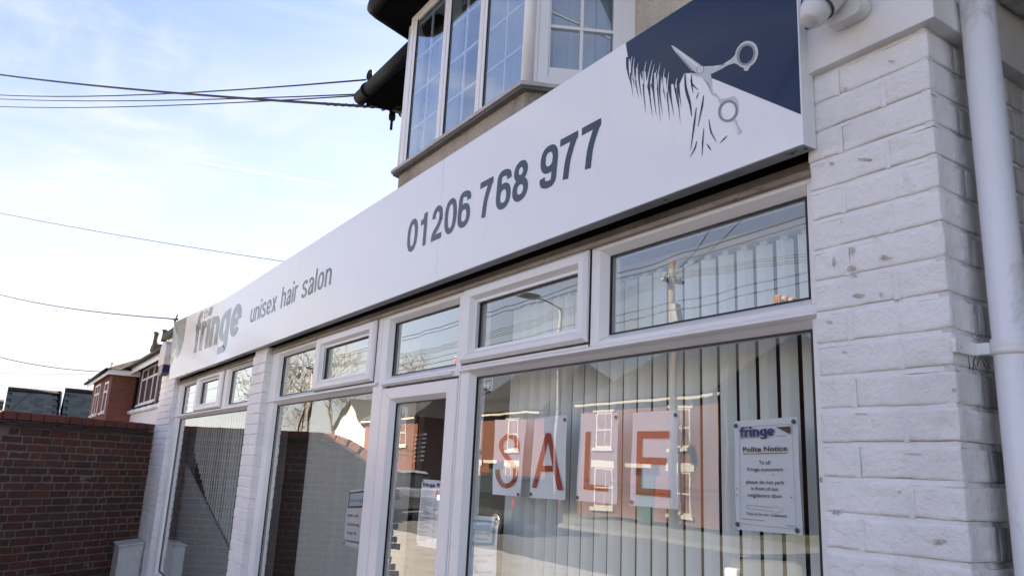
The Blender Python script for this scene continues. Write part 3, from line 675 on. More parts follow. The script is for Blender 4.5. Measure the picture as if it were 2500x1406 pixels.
# --- upper floor
YW = 2.09
uw = MB(); uw.box(-4.6, -4.055, YW, YW+.25, 2.95, 4.4); uw.box(-2.336, 4, YW, YW+.25, 2.95, 6.2); uw.box(-4.055, -2.336, YW, YW+.25, 4.2, 6.2); uw.box(-4.6, -4.35, YW+.25, 9, 2.95, 4.4)
uw.build('rendered_wall', M['render'], shop)
boxo('upper_room', M['inwall'], shop, -4.3, 3.6, 4.6, 4.8, 2.95, 4.4)
boxo('upper_room', M['inwall'], shop, -4.3, 3.6, 2.36, 4.6, 2.96, 3.0)
boxo('upper_room', M['inwall'], shop, -4.3, 3.6, 2.36, 4.6, 4.36, 4.4)
lr = MB(); lr.hexa([(-10.5, 1.95, 2.99), (-4.62, 1.95, 2.99), (-4.62, 4.2, 5.0), (-10.5, 4.2, 5.0)], [(-10.5, 1.95, 2.93), (-4.62, 1.95, 2.93), (-4.62, 4.2, 4.9), (-10.5, 4.2, 4.9)])
lr.hexa([(-10.5, 6.4, 2.99), (-4.62, 6.4, 2.99), (-4.62, 4.21, 5.0), (-10.5, 4.21, 5.0)], [(-10.5, 6.4, 2.93), (-4.62, 6.4, 2.93), (-4.62, 4.21, 4.9), (-10.5, 4.21, 4.9)])
lr.build('shading_roof', M['roof'], shop)  # unseen roof added to shade the end of the garden wall
MB().prism([(-10.4, 2.1, 2.95), (-10.4, 6.2, 2.95), (-10.4, 4.2, 4.82)], (.2, 0, 0)).build('shading_roof_gable', M['render'], shop)  # closes the end of the added shading roof
# main roof: black gutter, soffit boarding, pitched roof behind the bay
rf = MB(); rf.hexa([(-4.76, 1.80, 4.17), (5, 1.80, 4.17), (5, 6, 6.9), (-4.76, 6, 6.9)], [(-4.76, 1.80, 4.11), (5, 1.80, 4.11), (5, 6, 6.8), (-4.76, 6, 6.8)])
rf.hexa([(-4.76, 10.2, 4.17), (5, 10.2, 4.17), (5, 6.01, 6.9), (-4.76, 6.01, 6.9)], [(-4.76, 10.2, 4.11), (5, 10.2, 4.11), (5, 6.01, 6.8), (-4.76, 6.01, 6.8)])
rf.build('roof', M['roof'], shop)
ev = MB(); ev.box(-4.77, -3.9, 1.80, 2.12, 4.055, 4.08); ev.box(-4.77, -3.7, 1.775, 1.80, 4.04, 4.15)
ev.build('eaves_boarding', M['blackwood'], shop)
gt = MB(); gt.tube([(-4.79, 1.735, 4.090), (-3.6, 1.735, 4.090)], .050, 14); gt.tube([(-4.66, 1.735, 4.090), (-4.63, 1.735, 4.090)], .058, 14)
gt.build('eaves_gutter', M['black'], shop)
gb = MB(); gb.face([(-4.755, 1.82, 4.09), (-4.755, 2.5, 4.06), (-4.755, 2.5, 4.5), (-4.755, 1.82, 4.17)]); gb.box(-4.78, -4.74, 1.80, 2.4, 4.06, 4.20)
gb.build('barge_board', M['blackwood'], shop)
# scroll bracket on the eave
SCZ = P(901, 190, 1.70).z-4.1415
ps = []
for i in range(40):
    a = rad(-40+i*11.5); r_ = .055*(1-i/52); ps.append((-4.563+r_*math.cos(a)*.8, 1.70, 5.742+r_*math.sin(a)-1.6+.0 if False else 4.1415+r_*math.sin(a)*.8+SCZ+.012))
MB().tube(ps, .009, 6).build('scroll_bracket', M['black'], shop)
# --- bay window
bay = bpy.data.objects.new('bay_window', None); bay.empty_display_size = .2; COL.objects.link(bay); bay.location = (-3.17, 1.9, 3.0); children_fix(bay, shop)
CX = .5                      # canted sides run (1, 2) in plan
XR, XL, YBAY = -2.553, -3.83, 1.66
def plan(off, y0=YBAY):      # plan outline pushed out by off
    y = y0-off; d = off*.62
    return [(XL-d-(YW-y0)*CX*1.0-off*.0, YW), (XL-d, y), (XR+d, y), (XR+d+(YW-y0)*CX, YW)]
def slab(name, off, z0, z1, m, parent=bay, y0=YBAY):
    return MB().prism([(x, y, z0) for x, y in plan(off, y0)], (0, 0, z1-z0)).build(name, m, parent)
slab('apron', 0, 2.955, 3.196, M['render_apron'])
slab('sill_soffit', .030, 3.197, 3.210, M['sill_under']); slab('sill', .040, 3.2105, 3.228, M['lead'])
ZS, ZT = 3.23, 4.17
Yb = 1.65
def xb(px, py): return P(px, py, Yb).x
# posts
posts = [(-3.815, xb(1014, 112)), (xb(1080, 112), xb(1095, 112)), (xb(1168, 112), xb(1185, 112)), (xb(1276, 112), -2.553)]
for i, (a, c) in enumerate(posts):
    pb = MB(); pb.box(a, c, Yb, Yb+.06, ZS, ZT)
    w = c-a
    pb.box(a+w*.40, c-w*.40, Yb-.004, Yb, ZS, ZT)
    if i < 3: MB().box(c-.0005, c+.006, Yb+.001, Yb+.007, ZS, ZT-.03).build('gasket', M['gasket'], bay)
    pb.build('mullion', M['upvc_clean'], bay, bevel=.003)
slab('head', -.005, ZT-.03, ZT+.03, M['upvc_clean'], y0=1.652)
zb = [P(1050, 110, Yb).z, P(1045, 200, Yb).z, P(1034, 290, Yb).z]
pitch = (zb[0]-zb[2])/2
lights = [(posts[0][1], posts[1][0]), (posts[1][1], posts[2][0]), (posts[2][1], posts[3][0])]
for a, c in lights:
    boxo('pane', M['glass_bay'], bay, a-.003, c+.003, Yb+.008, Yb+.0115, ZS, ZT-.03)
    gbm = MB(); xm = (a+c)/2
    gbm.box(xm-.0065, xm+.0065, Yb+.0135, Yb+.022, ZS, ZT-.03)
    z = zb[2]-pitch
    while z < ZT-.05:
        if z > ZS+.03: gbm.box(a, c, Yb+.013, Yb+.0215, z-.0065, z+.0065)
        z += pitch
    gbm.build('glazing_bar', M['upvc_clean'], bay)
    MB().ring_frame((a-.002, c+.002, ZS, ZT-.028), (a+.005, c-.004, ZS+.006, ZT-.034), Yb+.002, Yb+.004, Yb+.0075, bev=0).build('sash', M['upvc_clean'], bay)
def side(pt0, pt1, name_off=0):
    """canted side light between two plan points"""
    d = Vector((pt1[0]-pt0[0], pt1[1]-pt0[1], 0)); L = d.length; d.normalize(); n = Vector((d.y, -d.x, 0))
    if n.x*(1 if pt0[0] > -3 else -1) < 0: n = -n
    def q(s, dep, z): v = Vector((pt0[0], pt0[1], 0))+d*s-n*dep; return (v.x, v.y, z)
    def bx(mb, s0, s1, d0, d1, z0, z1): mb.hexa([q(s0, d0, z0), q(s1, d0, z0), q(s1, d1, z0), q(s0, d1, z0)], [q(s0, d0, z1), q(s1, d0, z1), q(s1, d1, z1), q(s0, d1, z1)])
    fr = MB(); bx(fr, 0, .045, 0, .06, ZS, ZT-.031); bx(fr, L-.055, L, 0, .06, ZS, ZT-.031); bx(fr, .045, L-.055, .002, .06, ZS, ZS+.05); fr.build('side_frame', M['upvc_clean'], bay, bevel=.003)
    s0, s1 = .045, L-.055
    sa = MB(); bx(sa, s0, s0+.05, .006, .05, ZS+.051, ZT-.032); bx(sa, s1-.04, s1, .006, .05, ZS+.051, ZT-.032); bx(sa, s0+.05, s1-.04, .006, .05, ZS+.051, ZS+.10); sa.build('side_sash', M['upvc_clean'], bay, bevel=.004)
    pn = MB(); bx(pn, s0+.045, s1-.035, .030, .036, ZS+.09, ZT-.03); pn.build('pane', M['glass_bay'], bay)
    gg = MB(); sm = (s0+.05+s1-.04)/2; bx(gg, sm-.007, sm+.007, .018, .029, ZS+.10, ZT-.032)
    zz = zb[2]-pitch+.10
    while zz < ZT-.05:
        if zz > ZS+.15: bx(gg, s0+.05, s1-.04, .017, .0285, zz-.007, zz+.007)
        zz += pitch
    gg.build('glazing_bar', M['upvc_clean'], bay)
pl = plan(0, 1.652)
side((XR+.0, 1.665), (XR+(YW-1.65)*CX, YW)); side((XL, 1.665), (XL-(YW-1.65)*CX, YW))
def post(x, y): MB().lathe((x, y, ZS), (0, 0, 1), [(.026, 0), (.026, ZT-ZS-.03)], 12).build('corner_post', M['upvc_clean'], bay)
post(XR-.004, 1.672); post(XL+.004, 1.672)
# net curtains behind the bay glass
def curtain(pts, z0, z1, folds):
    c = MB(); prev = None
    for i in range(folds*6+1):
        t = i/(folds*6); x = pts[0][0]+(pts[1][0]-pts[0][0])*t; y = pts[0][1]+(pts[1][1]-pts[0][1])*t+.022*math.sin(t*folds*2*math.pi)+.008*math.sin(t*31)
        cur = (c.bm.verts.new((x, y, z0)), c.bm.verts.new((x+.01*math.sin(i), y, z1)))
        if prev: c.bm.faces.new((prev[0], cur[0], cur[1], prev[1]))
        prev = cur
    return c.build('curtain', M['curtain'], bay, smooth=True)
curtain(((-3.80, 1.80), (-3.45, 1.82)), 3.2, 4.2, 6); curtain(((-3.12, 1.82), (-2.72, 1.80)), 3.2, 4.2, 6); curtain(((-2.60, 1.80), (-2.42, 2.14)), 3.2, 4.2, 6)
# bay eaves: soffit, gutter returning along the cants
slab('bay_soffit', .17, 4.201, 4.225, M['blackwood'])
eo = plan(.17)
MB().prism([(eo[0][0], eo[0][1], 4.226), (eo[1][0], eo[1][1], 4.226), (eo[2][0], eo[2][1], 4.226), (eo[3][0], eo[3][1], 4.226)], (0, 0, .06)).build('bay_roof_edge', M['blackwood'], bay)
e1, e2 = plan(.20), 4.262
gpts = [(e1[0][0]-.05, YW+.1, e2), (e1[1][0]-.02, e1[1][1]+.05, e2), (e1[1][0], e1[1][1]+.01, e2), (e1[1][0]+.05, e1[1][1], e2), (e1[2][0]-.05, e1[2][1], e2), (e1[2][0], e1[2][1]+.01, e2), (e1[2][0]+.02, e1[2][1]+.05, e2), (e1[3][0]+.05, YW+.1, e2)]
MB().tube(gpts, .052, 12).build('bay_gutter', M['black'], bay)
rb = MB(); o4 = plan(.16); ap = [(-3.6, YW+.05, 4.75), (-2.78, YW+.05, 4.75)]
rb.face([(*o4[0], 4.29), (*o4[1], 4.29), ap[0]]); rb.face([(*o4[1], 4.29), (*o4[2], 4.29), ap[1], ap[0]]); rb.face([(*o4[2], 4.29), (*o4[3], 4.29), ap[1]])
rb.build('bay_roof', M['roof'], bay)

# ================================================================== SIGN
YS = 1.500
sign = thing('shop_sign', 'long gloss white fascia sign with phone number, scissors emblem and salon name above the windows', 'sign', (-5, YS, 2.396))
ZS0, ZS1 = 2.396, 2.974
def sm(x, z, off): return (x, YS-off, z)
XS1, XS2, XS3, XSE = -2.959, -4.952, -7.09, -1.071
for i, (x0, x1) in enumerate(((XS1+.0012, XSE), (XS2+.0008, XS1-.0012), (XS3+.0015, XS2-.0008))):
    MB().box(x0, x1, YS, YS+.045, ZS0, ZS1).build('panel', M['sign'], sign)
# left panel: its outer end has sprung forward of the wall
LB, LT = P(412, 927, YS*.985), P(425, 787, YS*.925)
RB, RT = Vector((XS3-.0015, YS, ZS0)), Vector((XS3-.0015, YS, ZS1))
lpn = MB(); GN = 16
for j in range(GN):
    for i in range(GN):
        lpn.face([RB.lerp(LB, a/GN).lerp(RT.lerp(LT, a/GN), v/GN) for a, v in ((i, j), (i+1, j), (i+1, j+1), (i, j+1))])
for A_, B_ in ((RB, LB), (LB, LT), (LT, RT), (RT, RB)): lpn.face([A_, B_, B_+Vector((0, .045, 0)), A_+Vector((0, .045, 0))])
lpn.face([p+Vector((0, .045, 0)) for p in (RB, RT, LT, LB)])
lpn.build('panel', M['sign'], sign)
def lm(x, z, off):
    """sprung left panel: real (x,z) on the flat sign plane carried onto it along the panel"""
    if x > XS3: return (x, YS-off, z)
    t = (x-XS3)/(-9.40-XS3); v = (z-ZS0)/(ZS1-ZS0)
    b0 = RB.lerp(LB, t); t0 = RT.lerp(LT, t); p = b0.lerp(t0, v); return (p.x, p.y-off-.0004, p.z)
boxo('underside_strip', M['soffit'], sign, XS3, XSE-.004, YS+.002, YS+.044, ZS0-.0025, ZS0-.0005)
boxo('end_cap', M['sign_edge'], sign, XSE+.0006, XSE+.003, YS-.001, YS+.046, ZS0-.002, ZS1)
sc_ = MB()
for px, py in ((1921, 374), (1953, 367), (1612, 506), (1300, 612)):
    x = P(px, py, YS).x; sc_.lathe((x, YS+.022, ZS0-.0026), (0, 0, -1), [(.005, 0), (.005, .002), (.003, .003)], 10)
sc_.box(-1.135, -1.100, YS+.016, YS+.0185, ZS0-.004, ZS0-.0026)
sc_.build('rivet', M['metal_grey'], sign)
G1 = glyphs(.195, .17)
for ch, x0 in zip('01206768977', (-3.291, -3.172, -3.040, -2.914, -2.795, -2.617, -2.484, -2.365, -2.181, -2.066, -1.943)):
    polys = []
    for si, (p, c) in enumerate(G1[0][ch][0]):
        vs, fs = ribbon(p, G1[1], G1[2], c); polys.append(([sm(x0+X*.1645, 2.592+Z*.161, .0008+.00025*si) for X, Z in vs], fs))
    flat('digit', M['slate_print'], sign, polys)
GT = glyphs(.145, .115)
for wd, xa, xb_ in (('unisex', -6.10, -5.423), ('hair', -5.306, -4.956), ('salon', -4.86, -4.322)): flat('word', M['slate_print'], sign, word_polys(wd, xa, xb_, 2.622, .152, GT, sm, .10, .30))
G2 = glyphs(.285, .20, .76)
for k, (ww) in {'f': .44, 'r': .44, 'i': .285, 'n': .66, 'g': .66, 'e': .64}.items(): pass
def fat():
    v, h, xh = .25, .20, .76; hv, hh = v/2, h/2; G = {}
    G['f'] = ([(smooth_path([(.20, 0), (.20, .62), (.22, .88), (.32, 1.06-hh), (.46, 1.06-hh)]), False), ([(.0, xh-.09), (.44, xh-.09)], False)], .44)
    G['r'] = ([([(hv, 0), (hv, xh)], False), (smooth_path([(hv+.02, xh*.5), (hv+.06, xh-hh-.06), (.44, xh-hh)]), False)], .42)
    G['i'] = ([([(hv, 0), (hv, xh)], False), ([(hv, .86), (hv, 1.05)], False)], v)
    w = .66; G['n'] = ([([(hv, 0), (hv, xh)], False), ([(hv, xh*.5)]+arc(w/2, xh-.26, w/2-hv, .26-hh, 165, 0, 12)+[(w-hv, 0)], False)], w)
    G['g'] = ([(arc(.33, xh*.5, .33-hv, xh*.5-hh, 0, 360, 28, 2.2), True), ([(.66-hv, xh), (.66-hv, .1)], False), (smooth_path([(.66-hv, .2), (.66-hv, -.08), (.5, -.28+hh), (.26, -.28+hh), (.06, -.19)]), False)], .66)
    G['e'] = ([([(hv, xh*.46), (.64-hv*1.1, xh*.46)], False), (arc(.33, xh*.5, .33-hv, xh*.5-hh+.01, 0, 322, 26, 2.1), False)], .65)
    return G, v, h*.9
FAT = fat()
flat('salon_name', M['sheen_print'], sign, word_polys('fringe', -8.20, -6.40, 2.572, .365, FAT, lm, .07))
flat('salon_name', M['sheen_print'], sign, word_polys('the', -7.90, -7.56, 2.875, .080, glyphs(.13, .11), lm, .12))
# emblem: swept navy block, fringe of hair, scissors
def e7(x, y, off):
    off = .0006+(off-.0008)*.3; q = P(1480+x/3.348, y/3.348, YS); return (q.x, YS-off, q.z)
TLx = P(1528, 104.5, YS).x
nv = [(TLx, YS-.0008, ZS1-.0005), (XSE-.0005, YS-.0008, ZS1-.0005), e7(1592, 938, .0008), e7(862, 640, .0008), e7(745, 612, .0008), e7(640, 598, .0008), e7(600, 690, .0008), e7(520, 690, .0008), e7(470, 620, .0008), e7(400, 600, .0008), e7(330, 590, .0008), e7(270, 580, .0008), e7(215, 520, .0008), e7(178, 470, .0008)]
flat('emblem', M['navy'], sign, [poly(nv)])
rng = random.Random(3)
st = []
tips = [(190, 655), (205, 700), (222, 795), (238, 725), (266, 812), (290, 802), (312, 700), (326, 930), (352, 790), (379, 962), (396, 800), (412, 952), (446, 1000), (462, 942), (486, 820), (521, 987), (540, 870), (556, 955), (580, 830), (601, 922), (616, 880), (609, 1020)]
for i, (tx, ty) in enumerate(tips):
    rx = 178+(tx-190)*1.0-rng.uniform(4, 22); ry = 470+min(130, (tx-190)*.45)
    rx = max(rx, 172); mx_ = (rx+tx)/2-rng.uniform(4, 14); L_ = ty-ry
    p = smooth_path([(rx, ry), (mx_, ry+L_*.5), (tx, ty)], 6)
    vs, fs = ribbon(p, rng.uniform(15, 23), 8, False, lambda t: max(.04, 1-t**1.2)); st.append(([e7(x, y, .0011+.00002*i) for x, y in vs], fs))
for (p, w) in (([(645, 598), (652, 720), (685, 850), (700, 952)], 24), ([(697, 618), (700, 690), (711, 765)], 13), ([(688, 655), (712, 700), (757, 741)], 12), ([(756, 757), (745, 790), (735, 812)], 9),
               ([(797, 782), (785, 870), (750, 1038)], 15), ([(738, 880), (720, 1020), (691, 1228)], 15), ([(741, 1155), (725, 1215), (687, 1284)], 12), ([(799, 1050), (790, 1160), (785, 1277)], 12),
               ([(841, 978), (858, 1080), (903, 1161)], 13), ([(823, 1178), (842, 1205), (858, 1234)], 13), ([(991, 1112), (962, 1140), (928, 1175)], 11)):
    vs, fs = ribbon(smooth_path(p, 6), w, w, False, lambda t: max(.05, .35+1.3*min(t, .5)-1.6*max(0, t-.5))); st.append(([e7(x, y, .0016) for x, y in vs], fs))
flat('hair_strand', M['navy'], sign, st)
sl_ = []
for (x0, y0, x1, y1) in ((213, 465, 198, 600), (232, 470, 222, 640), (262, 520, 247, 660), (330, 500, 300, 690), (376, 492, 330, 720), (395, 530, 365, 690), (443, 520, 408, 740), (414, 570, 400, 690), (479, 562, 462, 760), (516, 590, 497, 760), (582, 640, 571, 720)):
    vs, fs = ribbon(smooth_path([(x0, y0), ((x0+x1)/2-4, (y0+y1)/2), (x1, y1)], 5), 13, 8, False, lambda t: .12+.9*t); sl_.append(([e7(x, y, .0020) for x, y in vs], fs))
flat('hair_gap', M['sliver'], sign, sl_)
def e(pts, off): return poly([e7(x, y, off) for x, y in pts])
flat('scissors', M['silver'], sign, [e([(533, 376), (548, 376), (640, 440), (782, 540), (806, 562), (806, 600), (760, 612), (726, 590), (640, 500), (560, 420)], .0022),
    e([(745, 560), (800, 545), (856, 590), (862, 640), (866, 700), (872, 760), (905, 770), (925, 800), (948, 830), (930, 850), (910, 800), (868, 782), (858, 745), (840, 690), (800, 650), (755, 615)], .0024),
    e([(800, 545), (890, 542), (960, 530), (1010, 500), (1045, 465), (1075, 420), (1110, 372), (1080, 470), (1075, 530), (1050, 520), (1000, 535), (930, 575), (866, 606), (830, 590)], .0026),
    e([(676, 598), (740, 604), (775, 620), (760, 630), (690, 612)], .0023),
    e([(1120, 545), (1175, 520), (1205, 470), (1235, 400), (1205, 500), (1160, 582), (1133, 583)], .0026),
    e([(940, 812), (990, 806), (1045, 788), (1070, 815), (1085, 870), (1070, 930), (1070, 860), (1040, 815), (985, 825), (935, 860), (925, 840)], .0026),
    e([(1032, 985), (1062, 978), (1085, 1030), (1114, 1080), (1078, 1104), (1062, 1055)], .0026)])
def ringp(cx, cy, rx, ry, tilt, w, off):
    p = arc(0, 0, rx, ry, 0, 360, 30); c, s_ = math.cos(rad(tilt)), math.sin(rad(tilt)); p = [(cx+x*c-y*s_, cy+x*s_+y*c) for x, y in p]
    vs, fs = ribbon(p, w, w, True); return [e7(x, y, off) for x, y in vs], fs
flat('scissor_ring', M['silver'], sign, [ringp(1150, 448, 74, 96, 22, 34, .0030)])
flat('scissor_ring', M['silver2'], sign, [ringp(1146, 450, 66, 84, 22, 17, .0034)])
flat('scissor_ring', M['silver2'], sign, [ringp(998, 910, 70, 82, 18, 20, .0034)])
flat('scissor_shine', M['silver3'], sign, [e([(545, 382), (640, 450), (775, 552), (760, 560), (640, 472)], .0030), e([(1036, 990), (1046, 985), (1092, 1085), (1080, 1096)], .0032), ringp(772, 572, 17, 22, 20, 9, .0036), e([(880, 548), (985, 522), (1052, 470), (985, 512), (900, 560)], .0032)])
flat('scissor_shade', M['silver2'], sign, [e([(560, 420), (640, 497), (722, 586), (700, 585), (630, 505)], .0028), e([(790, 640), (835, 680), (858, 740), (868, 778), (850, 740), (828, 690)], .0032), ringp(772, 572, 26, 33, 20, 5, .0036)])
# the same swept emblem, small, at the far left end
def el(px, py, off=.0012):
    q = P(px, py, YS*.955); t_ = None
    return lm(-9.40+(px-425)/(542-425)*(9.40+XS3)*-1*-1, 0, 0) if False else q
def lq(a, v, off): # a across panel from left end, v up
    p = LB.lerp(RB, a).lerp(LT.lerp(RT, a), v); return (p.x, p.y-off, p.z)
flat('emblem', M['sheen_print2'], sign, [poly([lq(.004, .996, .001), lq(.29, .996, .001), lq(.28, .60, .001), lq(.22, .40, .001), lq(.16, .33, .001), lq(.12, .45, .001), lq(.004, .18, .001)])])
flat('scissors', M['silver3'], sign, [poly([lq(.05, .34, .0015), lq(.17, .72, .0015), lq(.19, .72, .0015), lq(.10, .40, .0015)]), poly([lq(.03, .42, .0018), lq(.10, .52, .0018), lq(.14, .50, .0018), lq(.08, .38, .0018)])])

# ================================================================== THINGS ON THE FRONT
# CCTV camera under the beam's face
cc = thing('security_camera', 'grimy white turret security camera fixed to the fascia beam beside the sign', 'camera', (-.98, 1.49, 2.62))
q0, q1, q2, q3 = P(2029, 93, 1.53), P(2128, 50, 1.53), P(2128, -40, 1.53), P(1990, -10, 1.53)
cb = MB(); x0, x1, z0, z1 = q0.x+.004, q1.x+.004, q0.z+.004, q1.z+.115
cpts = []
for cx_, cz_, a0 in ((x0+.02, z0+.0, 180), ):
    pass
R_ = .028
for (cx_, cz_, a0) in ((x1-R_, z0+R_, -90), (x1-R_, z1-R_, 0), (x0+R_, z1-R_, 90), (x0+R_, z0+R_, 180)):
    for i in range(7): a = rad(a0+90*i/6); cpts.append((cx_+R_*math.cos(a), 1.492, cz_+R_*math.sin(a)))
cb.prism(cpts, (0, .037, 0)); cb.build('base', M['cctv'], cc, bevel=.003)
ctr = P(2012, -8, 1.452)
ax = Vector((-.30, -.42, -.86)).normalized()
MB().lathe(ctr-ax*.055, ax, [(.020, -.006), (.043, .0), (.0475, .02), (.0475, .045), (.046, .062), (.040, .082), (.030, .098)], 32).build('body', M['cctv'], cc, smooth=True)
MB().lathe(ctr+ax*.036, (ax+Vector((.10, 0, 0))).normalized(), [(.036, 0), (.033, .020), (.024, .040), (.020, .046)], 28).build('shroud', M['cctv'], cc, smooth=True)
MB().lathe(ctr+ax*.030, ax, [(.0405, .0), (.0410, .002), (.0405, .004)], 28).build('seam_ring', M['putty'], cc)
MB().lathe(ctr-ax*.05, Vector((0, 1, .1)), [(.040, 0), (.044, .04), (.05, .055)], 24).build('neck', M['cctv'], cc, smooth=True)
MB().tube([P(1960, 72, 1.528), P(1985, 62, 1.525), P(2000, 50, 1.515)], .0045, 8).build('cable', M['ink_brown'], cc)
# downpipe on the return wall
XP, YP = -.722, 1.648
dp = thing('downpipe', 'white painted round downpipe clipped to the return wall at the right edge', 'downpipe', (XP, YP, 0))
MB().lathe((XP, YP, 0), (0, 0, 1), [(.034, 0), (.034, PX(2440, 40, XP).z+.004)], 32).build('pipe', M['pipe'], dp, smooth=False)
zc = PX(2440, 40, XP).z
MB().lathe((XP, YP, zc-.0), (0, 0, 1), [(.0352, 0), (.0375, .001), (.0375, .030), (.043, .048), (.060, .066), (.080, .09)], 32).build('outlet_socket', M['pipe'], dp)
zk = 1.6+(PX(2440, 840, XP).z-1.6)
br = MB(); br.lathe((XP, YP, zk-.016), (0, 0, 1), [(.0348, 0), (.0375, .001), (.0375, .010), (.0365, .013), (.0375, .016), (.0375, .032), (.0348, .033)], 32)
br.build('clip', M['pipe'], dp)
ear = MB(); ear.box(XC+.001, XC+.010, YP-.105, YP-.02, zk-.016, zk+.012); ear.box(XC+.010, XP-.030, YP-.030, YP-.012, zk-.014, zk+.010); ear.lathe((XC+.010, YP-.088, zk-.002), (1, 0, 0), [(.005, 0), (.004, .003)], 10)
ear.build('bracket', M['pipe'], dp, bevel=.002)
web = MB(); rng = random.Random(5)
for i in range(7):
    a = Vector((XC+rng.uniform(.004, .03), YP-.03+rng.uniform(-.03, .02), zk-.018)); web.tube([a, a+Vector((rng.uniform(-.01, .01), rng.uniform(-.012, .012), -rng.uniform(.006, .03))), a+Vector((rng.uniform(-.01, .01), rng.uniform(-.012, .012), -rng.uniform(.01, .03)))], .0008, 4)
tag(web.build('cobweb', M['ink'], dp), kind='stuff')
# gutter running along the return above the beam
gu = thing('side_gutter', 'grimy white half round gutter running along the side wall above the beam', 'gutter', (XP+.01, 2.2, 2.66))
gm = MB(); prof = [(math.cos(rad(a)), math.sin(rad(a))) for a in range(180, 361, 15)]; RG = .066; ZG = zc+.085+RG*1.0; XG = XP+.005
def trough(y0, y1, R0, R1, mb):
    A = [(XG+c*R0, y0, ZG+s*R0) for c, s in prof]+[(XG+c*R1, y0, ZG+s*R1) for c, s in prof[::-1]]
    mb.prism(A, (0, y1-y0, 0))
trough(1.50, 5.0, RG, RG-.004, gm); gm.build('trough', M['gutterw'], gu)
gm = MB(); trough(1.84, 1.93, RG+.006, RG+.001, gm); trough(1.835, 1.85, RG+.009, RG+.001, gm); gm.build('joint_bracket', M['gutterw'], gu)
gm = MB(); trough(1.494, 1.4995, RG+.002, .001, gm); gm.build('stop_end', M['gutterw'], gu)
# alarm box
al = thing('alarm_box', 'cream alarm box with dark blue lens on the far left white pier', 'alarm box', (-9.78, 1.5, 2.5))
ac = [(-9.95, 2.60), (-9.58, 2.60), (-9.56, 2.70), (-9.60, 2.83), (-9.70, 2.88), (-9.85, 2.88), (-9.94, 2.82), (-9.97, 2.70)]
MB().prism([(x, 1.452, z) for x, z in ac], (0, .092, 0)).build('case', M['alarm'], al, bevel=.012)
MB().prism([(-9.93, 1.458, 2.598), (-9.60, 1.458, 2.598), (-9.64, 1.458, 2.52), (-9.74, 1.458, 2.48), (-9.83, 1.458, 2.49), (-9.90, 1.458, 2.54)], (0, .08, 0)).build('lens', M['alarm_blue'], al, bevel=.012)
# meter box
mb_ = thing('meter_box', 'weathered white plastic meter box standing against the far left pier by the brick wall', 'meter box', (-9.8, 1.4, 0))
mm_ = MB(); mm_.prism([(-9.60, 1.30, 0), (-9.60, 1.54, 0), (-9.60, 1.54, .635), (-9.60, 1.30, .600)], (-.42, 0, 0)); mm_.build('case', M['box'], mb_, bevel=.006)
mm_ = MB(); mm_.prism([(-9.5985, 1.32, .05), (-9.5985, 1.52, .05), (-9.5985, 1.52, .57), (-9.5985, 1.32, .545)], (.012, 0, 0)); mm_.build('door', M['box'], mb_, bevel=.004)
mm_ = MB(); mm_.prism([(-9.57, 1.285, .602), (-9.57, 1.54, .638), (-9.57, 1.54, .652), (-9.57, 1.285, .616)], (-.47, 0, 0)); mm_.build('lid', M['box'], mb_, bevel=.003)

# --- blinds
def blind(label, xs, y, w, ang, ztop, zbot, jit=.0, rail=True, m='slat'):
    t = thing('vertical_blind', label, 'blind', ((xs[0]+xs[-1])/2, y, zbot if not callable(zbot) else .6), 'vertical blinds hanging in the shop windows')
    rr = random.Random(11)
    for x in xs:
        a = rad(ang+rr.uniform(-jit, jit)); dx, dy = w/2*math.cos(a), w/2*math.sin(a); zb_ = zbot(x) if callable(zbot) else zbot
        s = MB(); n = Vector((-dy, dx, 0)).normalized()*.0035; q = [Vector((x-dx, y-dy, 0)), Vector((x, y, 0))-n, Vector((x+dx, y+dy, 0))]
        th = Vector((0, .0009, 0))
        ring = q+[p+th for p in q[::-1]]
        s.prism([(p.x, p.y, zb_) for p in ring], (0, 0, ztop-zb_)); s.build('slat', M[m], t)
    if rail:
        boxo('headrail', M['rail'], t, xs[0]-.06, xs[-1]+.06, y-.022, y+.022, ztop+.012, ztop+.045)
        hk = MB()
        for x in xs: hk.box(x-.012, x+.012, y-.004, y+.004, ztop-.004, ztop+.013)
        hk.build('hanger', M['rail'], t)
    return t
blind('pale vertical blind with dark gaps between slats behind the sale letters', [-2.70+.0715*i for i in range(22)], 1.775, .0475, 23, 2.275, .62, 3)
blind('pale closed vertical blind in the window left of the door', [-5.36+.086*i for i in range(19)], 1.84, .090, 7, 2.27, .62, 6, m='slat_grey')
blind('half drawn vertical blind with stepped slat ends in the far left window', [-8.95+.0975*i for i in range(29)], 1.80, .068, 1, 2.27, lambda x: max(.55, 1.62-(x+8.95)*.52) if x < -7.0 else .6, 3, m='slat')

bd_ = thing('display_board', 'plain grey board with a sloping top edge inside the far left window', 'board', (-7.6, 1.775, .3))
ga = [P(402, 1060, 1.77), P(452, 1125, 1.77), P(552, 1330, 1.77), P(640, 1480, 1.77)]
MB().prism([(-9.25, 1.77, .3)]+[(-9.25, 1.77, ga[0].z+.1)]+[tuple(p) for p in ga[1:]]+[(ga[-1].x, 1.77, .3)], (0, .012, 0)).build('board', M['board'], bd_)
